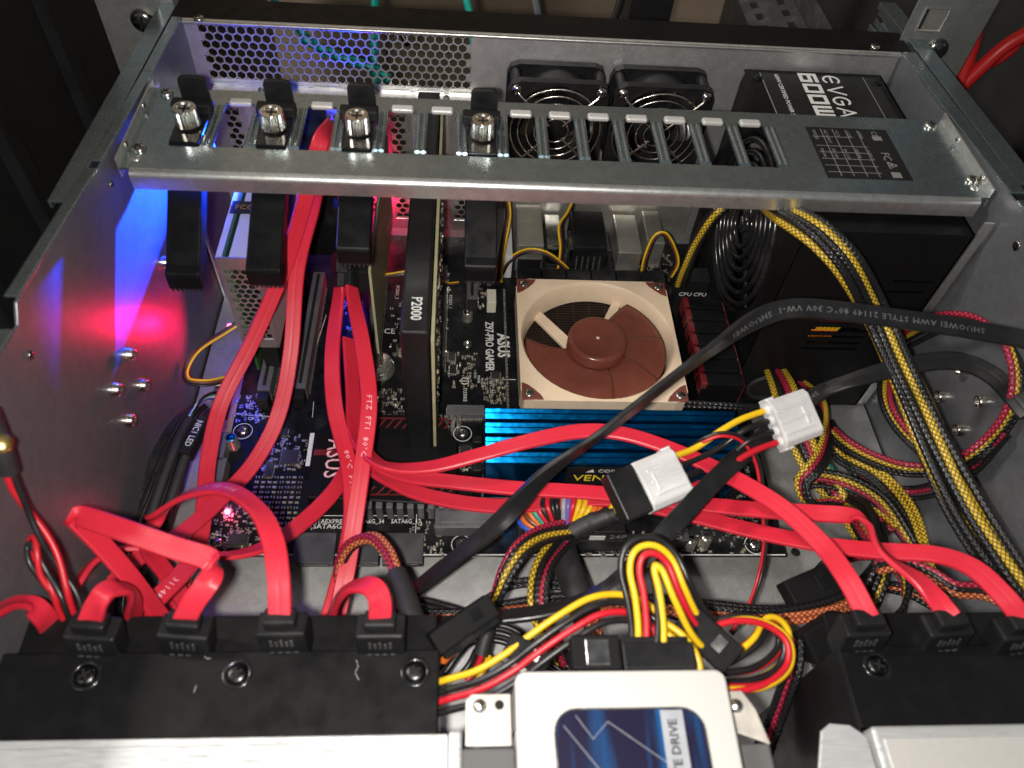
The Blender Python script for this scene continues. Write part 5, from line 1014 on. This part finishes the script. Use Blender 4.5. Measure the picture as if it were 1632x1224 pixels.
# white four-pin connectors with their wires
def molex(name, label, c, ax, up, L=21, back=True):
    ax = V(ax).normalized(); up = V(up); up = (up-ax*up.dot(ax)).normalized(); x = up.cross(ax)
    Q = Matrix((x, ax, up)).transposed().to_4x4(); Q.translation = V(c)
    t = thing(name, label, 'connector', c, 'white four-pin power connectors')
    mb = MB(); mb.M = Q
    pr = [(-11.5, -4.5), (11.5, -4.5), (11.5, 3.0), (9.0, 5.2), (-9.0, 5.2), (-11.5, 3.0)]
    n = len(pr); vs = [(a, -L/2, b) for a, b in pr]+[(a, L/2, b) for a, b in pr]
    mb.add(vs, [list(range(n)), list(range(n, 2*n))[::-1]]+[(i, n+i, n+(i+1) % n, (i+1) % n) for i in range(n)]); mb.build('shell', 'nylon', t, bevel=.9, seg=3)
    mb = MB(); mb.M = Q
    for k in range(3): mb.box(-6.2+k*5.4, -L/2+1, 5.1, -4.6+k*5.4, L/2-4, 5.9)
    mb.box(-12.6, -L/2-.2, -3.6, -11.4, -L/2+4.5, 2.4); mb.box(11.4, -L/2-.2, -3.6, 12.6, -L/2+4.5, 2.4); mb.box(-4, L/2-7, 5.1, 4, L/2-5.5, 6.0)
    mb.build('rib', 'nylon', t, bevel=.4)
    for k in range(4):
        mb = MB(); mb.M = Q; mb.cyl((-7.6+k*5.08, -L/2-1.6, 0), (-7.6+k*5.08, -L/2+.4, 0), 2.0, 12); mb.build('pin_sleeve', 'nylon', t)
    return t, Q
c1 = V((281.6, 25.8, 100.0)); c2 = V((217.3, -2.7, 92.0))
ax1 = V((293.1, 30.6, 100.0))-V((269.9, 21.4, 100.0)); ax2 = V((228.8, 1.9, 92.0))-V((207.1, -7.8, 92.0))
_, Q1 = molex('power_connector', 'white four-pin connector beside the power supply, joined to the black cable', c1, ax1, (-.05, -.45, .9))
_, Q2 = molex('power_connector', 'white four-pin connector plugged into the black shell above the power plug', c2, -ax2, (-.1, -.35, .93))
th = thing('black_power_connector', 'black four-pin shell plugged into the lower white connector', 'connector', tuple(c2-ax2.normalized()*18))
mb = MB(); mb.M = Q2; mb.box(-11, 10.8, -4.8, 11, 24, 4.8); mb.build('shell', 'black_plastic', th, bevel=.8)
th = thing('connector_wires', 'yellow, black and red wires joining the two white connectors', 'wires', (250, 20, 90))
for k, c in enumerate(['wire_yellow', 'black_wire', 'black_wire', 'wire_red']):
    a = Q1 @ V((-7.6+(3-k)*5.08, -10, 0)); b = Q2 @ V((-7.6+k*5.08, -10, 0)); a2 = Q1 @ V((-7.6+(3-k)*5.08, -24, -1)); b2 = Q2 @ V((-7.6+k*5.08, -24, -1))
    MB().tube(smooth([a, a2, a2.lerp(b2, .5)+V((0, 0, (1.5, -2, -5, 1)[k])), b2, b], 9), 1.5, 10).build('wire', c, th)
th = thing('thin_wire_pair', 'thin red and black wire pair hanging from the memory to the floor', 'wires', (260, 0, 10))
strands([(233.4, 14.5, 88.0), (239.0, 16.1, 96.0), (247.3, 17.0, 100.0), (257.1, 15.0, 98.0), (264.6, 7.5, 90.0), (267.9, -5.3, 78.0), (270.0, -18.2, 66.0), (268.0, -31.3, 54.0), (260.8, -45.3, 48.0), (252.8, -53.9, 44.0)], ['black_wire', 'wire_red'], .8, th, spread=1.0, seed=8, wob=.1, a0=(.8, -.4, .4))

# yellow / black / red supply wires around the solid state drive
W4 = ['wire_yellow', 'black_wire', 'wire_red', 'black_wire']
def sata_power(label, c, ax, up, sz=(22, 14, 8)):
    ax = V(ax).normalized(); up = V(up); up = (up-ax*up.dot(ax)).normalized(); x = up.cross(ax); Q = Matrix((ax, x, up)).transposed().to_4x4(); Q.translation = V(c)
    t = thing('drive_power_plug', label, 'connector', c, 'black drive power plugs')
    mb = MB(); mb.M = Q; mb.cbox((0, 0, 0), sz); mb.build('body', 'black_matte', t, bevel=.8)
    mb = MB(); mb.M = Q; mb.cbox((0, -sz[1]*.5-1.2, 0), (sz[0]*.9, 2.6, sz[2]*.62)); mb.cbox((sz[0]*.18, sz[1]*.1, sz[2]*.5), (sz[0]*.2, sz[1]*.5, 1.0)); mb.build('latch_tab', 'black_gloss', t, bevel=.4)
    return t
th = thing('supply_wires', 'yellow, black and red wires sweeping from the left cage to the solid state drive', 'wires', (160, -80, 90))
strands([(111.4, -95.3, 88.0), (123.8, -93.4, 94.0), (136.7, -91.8, 100.0), (148.0, -87.1, 104.0), (156.1, -82.0, 106.0), (168.6, -74.9, 110.0), (180.3, -69.4, 112.0), (192.0, -68.0, 110.0), (200.1, -72.0, 108.0), (203.8, -81.3, 108.0), (205.6, -92.6, 112.0)], W4, 1.3, th, spread=1.35, seed=4, wob=.35)
sata_power('black plug on the wires just left of the solid state drive', (154.6, -81.6, 102.0), (17.8, -10.3, 0.0), (0, -.4, .9), (17, 9, 7))
th = thing('supply_wires', 'tall loop of yellow, red and black wires behind the solid state drive', 'wires', (200, -80, 110))
strands([(194.1, -90.3, 122.0), (195.5, -80.2, 124.0), (195.2, -69.8, 126.0), (193.7, -61.3, 128.0), (194.8, -56.9, 130.0), (199.1, -55.9, 130.0), (203.7, -58.9, 128.0), (207.9, -66.7, 124.0), (214.6, -74.0, 116.0), (221.4, -77.6, 110.0)], ['black_wire', 'wire_yellow', 'wire_red', 'black_wire', 'wire_yellow'], 1.25, th, spread=1.2, seed=5, wob=1.3, a0=(.75, -.5, .4))
sata_power('black plug lying behind the right corner of the solid state drive', (218.7, -80.1, 112.0), (11.4, -12.8, 0.0), (0, -.5, .85), (23, 12, 8))
for j, (lb, pp) in enumerate([('outer loop of yellow and red wires right of the solid state drive', [(211.6, -82.3, 104.0), (221.3, -74.5, 108.0), (233.1, -71.8, 110.0), (244.1, -73.7, 108.0), (250.2, -79.6, 106.0), (247.9, -87.6, 104.0), (236.4, -93.9, 106.0), (221.7, -96.0, 108.0)]),
        ('inner loop of yellow and red wires right of the solid state drive', [(214.9, -84.9, 98.0), (226.1, -85.7, 100.0), (238.7, -79.5, 102.0), (245.7, -72.4, 102.0), (250.3, -74.1, 100.0), (248.4, -80.6, 98.0), (237.4, -88.1, 100.0), (222.1, -91.2, 102.0)])]):
    th = thing('supply_wires', lb, 'wires', (230, -85, 100)); strands(pp, ['black_wire', 'wire_red', 'wire_yellow', 'wire_red'][: 4 - j], 1.25, th, spread=.8, seed=21+j, wob=1.6, a0=(.2, .3, 1))
th = thing('supply_wires', 'yellow wires curving down to the right side of the solid state drive', 'wires', (215, -85, 110))
strands([(199.2, -78.8, 120.0), (204.8, -83.3, 120.0), (208.1, -89.8, 120.0), (208.7, -96.5, 118.0)], ['wire_yellow', 'wire_yellow', 'wire_red'], 1.3, th, spread=1.1, seed=30)
# plugs on the drive itself
t = thing('drive_data_plug', 'black data plug with a bright latch behind the solid state drive', 'connector', (176.3, -90.8, 124.0))
MB().box(166.5, -95.6, 120.5, 183, -84, 128.6).build('body', 'black_matte', t, bevel=.9); MB().box(171, -94.5, 128.7, 179, -86, 129.5).build('latch', 'latch', t, bevel=.4)
t = thing('drive_power_plug', 'black power plug where the tall wire loop enters the solid state drive', 'connector', (193.3, -91.0, 124.0))
MB().box(183.6, -95.6, 121, 208, -86.5, 128).build('body', 'black_plastic', t, bevel=.7); MB().box(184, -86.4, 122, 207, -84, 126).build('cap', 'black_plastic', t, bevel=.4)

# black shells by the left cage
sata_power('black plug with a printed sleeve tilted beside the left cage', (131.0, -68.3, 96.0), (21.0, 14.8, 0.0), (.1, -.4, .9), (27, 9, 8))
th = thing('supply_wires', 'orange and black wire ends at the corner of the left cage', 'wires', (120, -70, 90))
strands([(113.2, -66.9, 86.0), (115.4, -71.8, 88.0), (118.4, -75.4, 86.0)], ['wire_orange', 'wire_yellow', 'wire_orange'], 1.6, th, spread=1.2, seed=31); strands([(129.2, -71.6, 94.0), (125.9, -74.0, 92.0), (122.2, -75.9, 86.0)], ['wire_orange', 'wire_red', 'black_wire'], 1.6, th, spread=1.1, seed=32)
th = thing('supply_wires', 'yellow and red wire ends below the black shrink tube', 'wires', (132, -70, 40)); strands([(140.2, -60.1, 40.0), (137.4, -66.1, 40.0), (133.1, -71.6, 38.0)], ['wire_yellow', 'wire_red', 'black_wire'], 1.4, th, spread=1.2, seed=33)
sata_power('black plug lying on the floor behind the right cage', (292.8, -35.7, 50.0), (30.4, 12.1, 0.0), (0, -.2, .95), (26, 16, 9))
sata_power('black plug standing against the right cage corner', (287.5, -61.3, 60.0), (23.2, 12.1, 0.0), (0, -.5, .85), (22, 14, 9))
# black thick leads low behind the left cage
for j, (lb, pp) in enumerate([('pair of black round leads low behind the left cage', [(102.3, -28.9, 20.0), (114.5, -32.2, 22.0), (126.6, -36.8, 24.0), (144.4, -42.9, 24.0)]), ('black round lead curving past the solid state drive bracket', [(118.7, -66.3, 30.0), (132.5, -50.9, 34.0), (149.6, -49.6, 34.0), (163.6, -58.3, 34.0), (177.1, -68.1, 34.0)])]):
    th = thing('black_leads', lb, 'wires', tuple(pp[0])); strands(pp, ['black_wire']*3, 1.5, th, spread=1.1, seed=40+j)
# fan leads: three thin strands each
def fan_lead(label, pp, r=.75):
    th = thing('fan_lead', label, 'wires', tuple(pp[-1]), 'thin three-strand fan leads'); strands(pp, ['wire_yellow', 'wire_brown', 'black_wire'], r, th, spread=.95, wob=.2, seed=len(label))
fan_lead('thin fan lead hanging straight down left of the network port', [(156.8, 213.7, 70.0), (158.1, 209.5, 60.0), (156.0, 202.6, 45.0), (154.6, 200.3, 25.0), (154.7, 196.7, 14.0)])
fan_lead('thin fan lead arching over the board left of the ports', [(155.3, 202.7, 14.0), (161.0, 205.5, 26.0), (172.1, 206.4, 34.0), (184.5, 204.5, 34.0), (197.0, 201.4, 26.0), (204.3, 202.4, 16.0)])
fan_lead('thin fan lead dropping beside the network port', [(199.1, 210.9, 74.0), (196.8, 213.2, 62.0), (193.3, 216.0, 48.0), (195.4, 210.4, 34.0), (194.8, 204.9, 18.0)])
fan_lead('thin fan lead arching in front of the audio jack', [(253.7, 206.3, 14.0), (253.2, 207.9, 30.0), (256.9, 212.3, 44.0), (263.3, 212.8, 46.0), (271.0, 209.5, 36.0), (274.7, 206.9, 26.0), (273.1, 207.0, 14.0)])
fan_lead('thin fan lead looping between the left wall and the board', [(6.5, 133.1, 44.0), (-5.6, 125.2, 40.0), (-20.1, 116.7, 34.0), (-26.6, 107.5, 28.0), (-24.8, 100.0, 26.0), (-14.8, 100.0, 24.0), (-5.7, 106.0, 20.0)])
fan_lead('thin fan lead passing behind the graphics card', [(66.8, 186.5, 30.0), (78.9, 183.5, 30.0), (90.9, 184.2, 32.0), (102.7, 186.9, 32.0), (118.8, 184.2, 24.0), (127.8, 188.5, 20.0)])
loom('black braided fan cable lying in front of the beige fan', [(199.6, 83.8, 30.0), (219.7, 79.4, 36.0), (240.2, 77.7, 40.0), (260.8, 75.7, 42.0), (284.9, 73.8, 44.0), (307.9, 74.0, 40.0), (332.6, 70.6, 30.0)], [K, K, K], 1.4, 2, 50, .01)
# front panel leads at the left wall
th = thing('front_panel_leads', 'bundle of thin black front panel leads beside the left wall', 'wires', (-10, 30, 0))
rnd = random.Random(11)
for k in range(14):
    d = V(((k-6.5)*1.75, rnd.uniform(-2, 2), rnd.uniform(-2, 3)))
    pts = [V(p)+d*(.55+.45*f) for p, f in zip([(-13.1, 80.9, 26.0), (-16.9, 68.7, 30.0), (-20.4, 49.5, 30.0), (-23.6, 29.2, 26.0), (-26.8, 9.9, 22.0), (-27.0, -7.3, 22.8), (-27.0, -22.3, 20.5), (-27.0, -37.5, 12.4)], (0, .3, .6, .8, 1, 1, 1, 1))]
    MB().tube(smooth(pts, 7), .95, 7).build('lead', 'black_wire', th)
o = MB(); q = V((-9.6, 54.8, 34.0)); o.M = Matrix.Translation(q) @ Matrix.Rotation(math.radians(-12), 4, 'Z'); 
p2 = MB(); p2.M = o.M; p2.box(-3, -11, -4, 3, 11, 4); pl = p2.build('lead_plug', 'black_plastic', th, bevel=.6)
rt = (V((math.sin(math.radians(-12)), -math.cos(math.radians(-12)), 0))); text('NIC1 LED', q+V((0, 0, 4.1))-rt*9.5, rt, V((-rt.y, rt.x, 0)), 4.6, 'print_white', pl, sx=.85)
for k, (c, s_) in enumerate((('wire_white', 0), ('wire_green', 1.4), ('wire_blue', -1.4), ('black_wire', 2.6))): MB().tube(smooth([V(p)+V((s_*.5, s_, 0)) for p in [(-7.1, 93.0, 18.0), (-10.0, 88.8, 26.0), (-13.0, 80.8, 32.0), (-16.7, 70.2, 32.0)]], 7), .8, 7).build('lead', c, th)
for off in (0, 7): MB().tube(smooth([V(p)+V((off, 0, 0)) for p in [(-15.8, 69.0, 32.0), (-17.6, 54.7, 34.0), (-20.4, 33.1, 32.0), (-23.3, 10.3, 28.0)]], 7), 2.6, 10).build('shrink_tube', 'black_rubber', th)
# twisted red and black pair on the left wall
th = thing('twisted_pair', 'twisted red and black wire pair hanging by the left wall', 'wires', (-24, -40, 80))
strands([(-25.1, -26.8, 160.0), (-24.2, -31.4, 150.0), (-23.9, -35.3, 140.0), (-22.0, -39.6, 130.0), (-18.0, -46.0, 122.0), (-13.1, -53.5, 114.0), (-8.6, -61.1, 108.0), (-6.9, -67.8, 100.0)], ['wire_red', 'black_wire'], 1.2, th, spread=1.0, twist=.13, seed=60, wob=.3)
strands([(-12.1, -66.6, 100.0), (-14.7, -61.1, 108.0), (-19.0, -56.2, 112.0), (-22.6, -52.1, 116.0), (-24.7, -47.4, 118.0), (-23.0, -46.0, 120.0), (-20.4, -49.9, 119.0), (-17.5, -55.9, 114.0), (-12.0, -62.8, 108.0), (-9.1, -67.7, 100.0)], ['wire_red', 'black_wire'], 1.1, th, spread=1.0, twist=.16, seed=61, wob=.3)
MB().tube(smooth([(-24.7, -23.6, 168.0), (-23.2, -30.3, 156.0), (-24.3, -32.7, 146.0)], 6), 3.4, 12).build('shrink_tube', 'black_rubber', th); q = (-20.8, -31.2, 160.0)
MB().lathe(q, (.5, -.3, .8), [(3.2, 0), (3.2, 1.4), (2, 2.2), (0, 2.2)], 18).build('ring_terminal', 'gold', th)
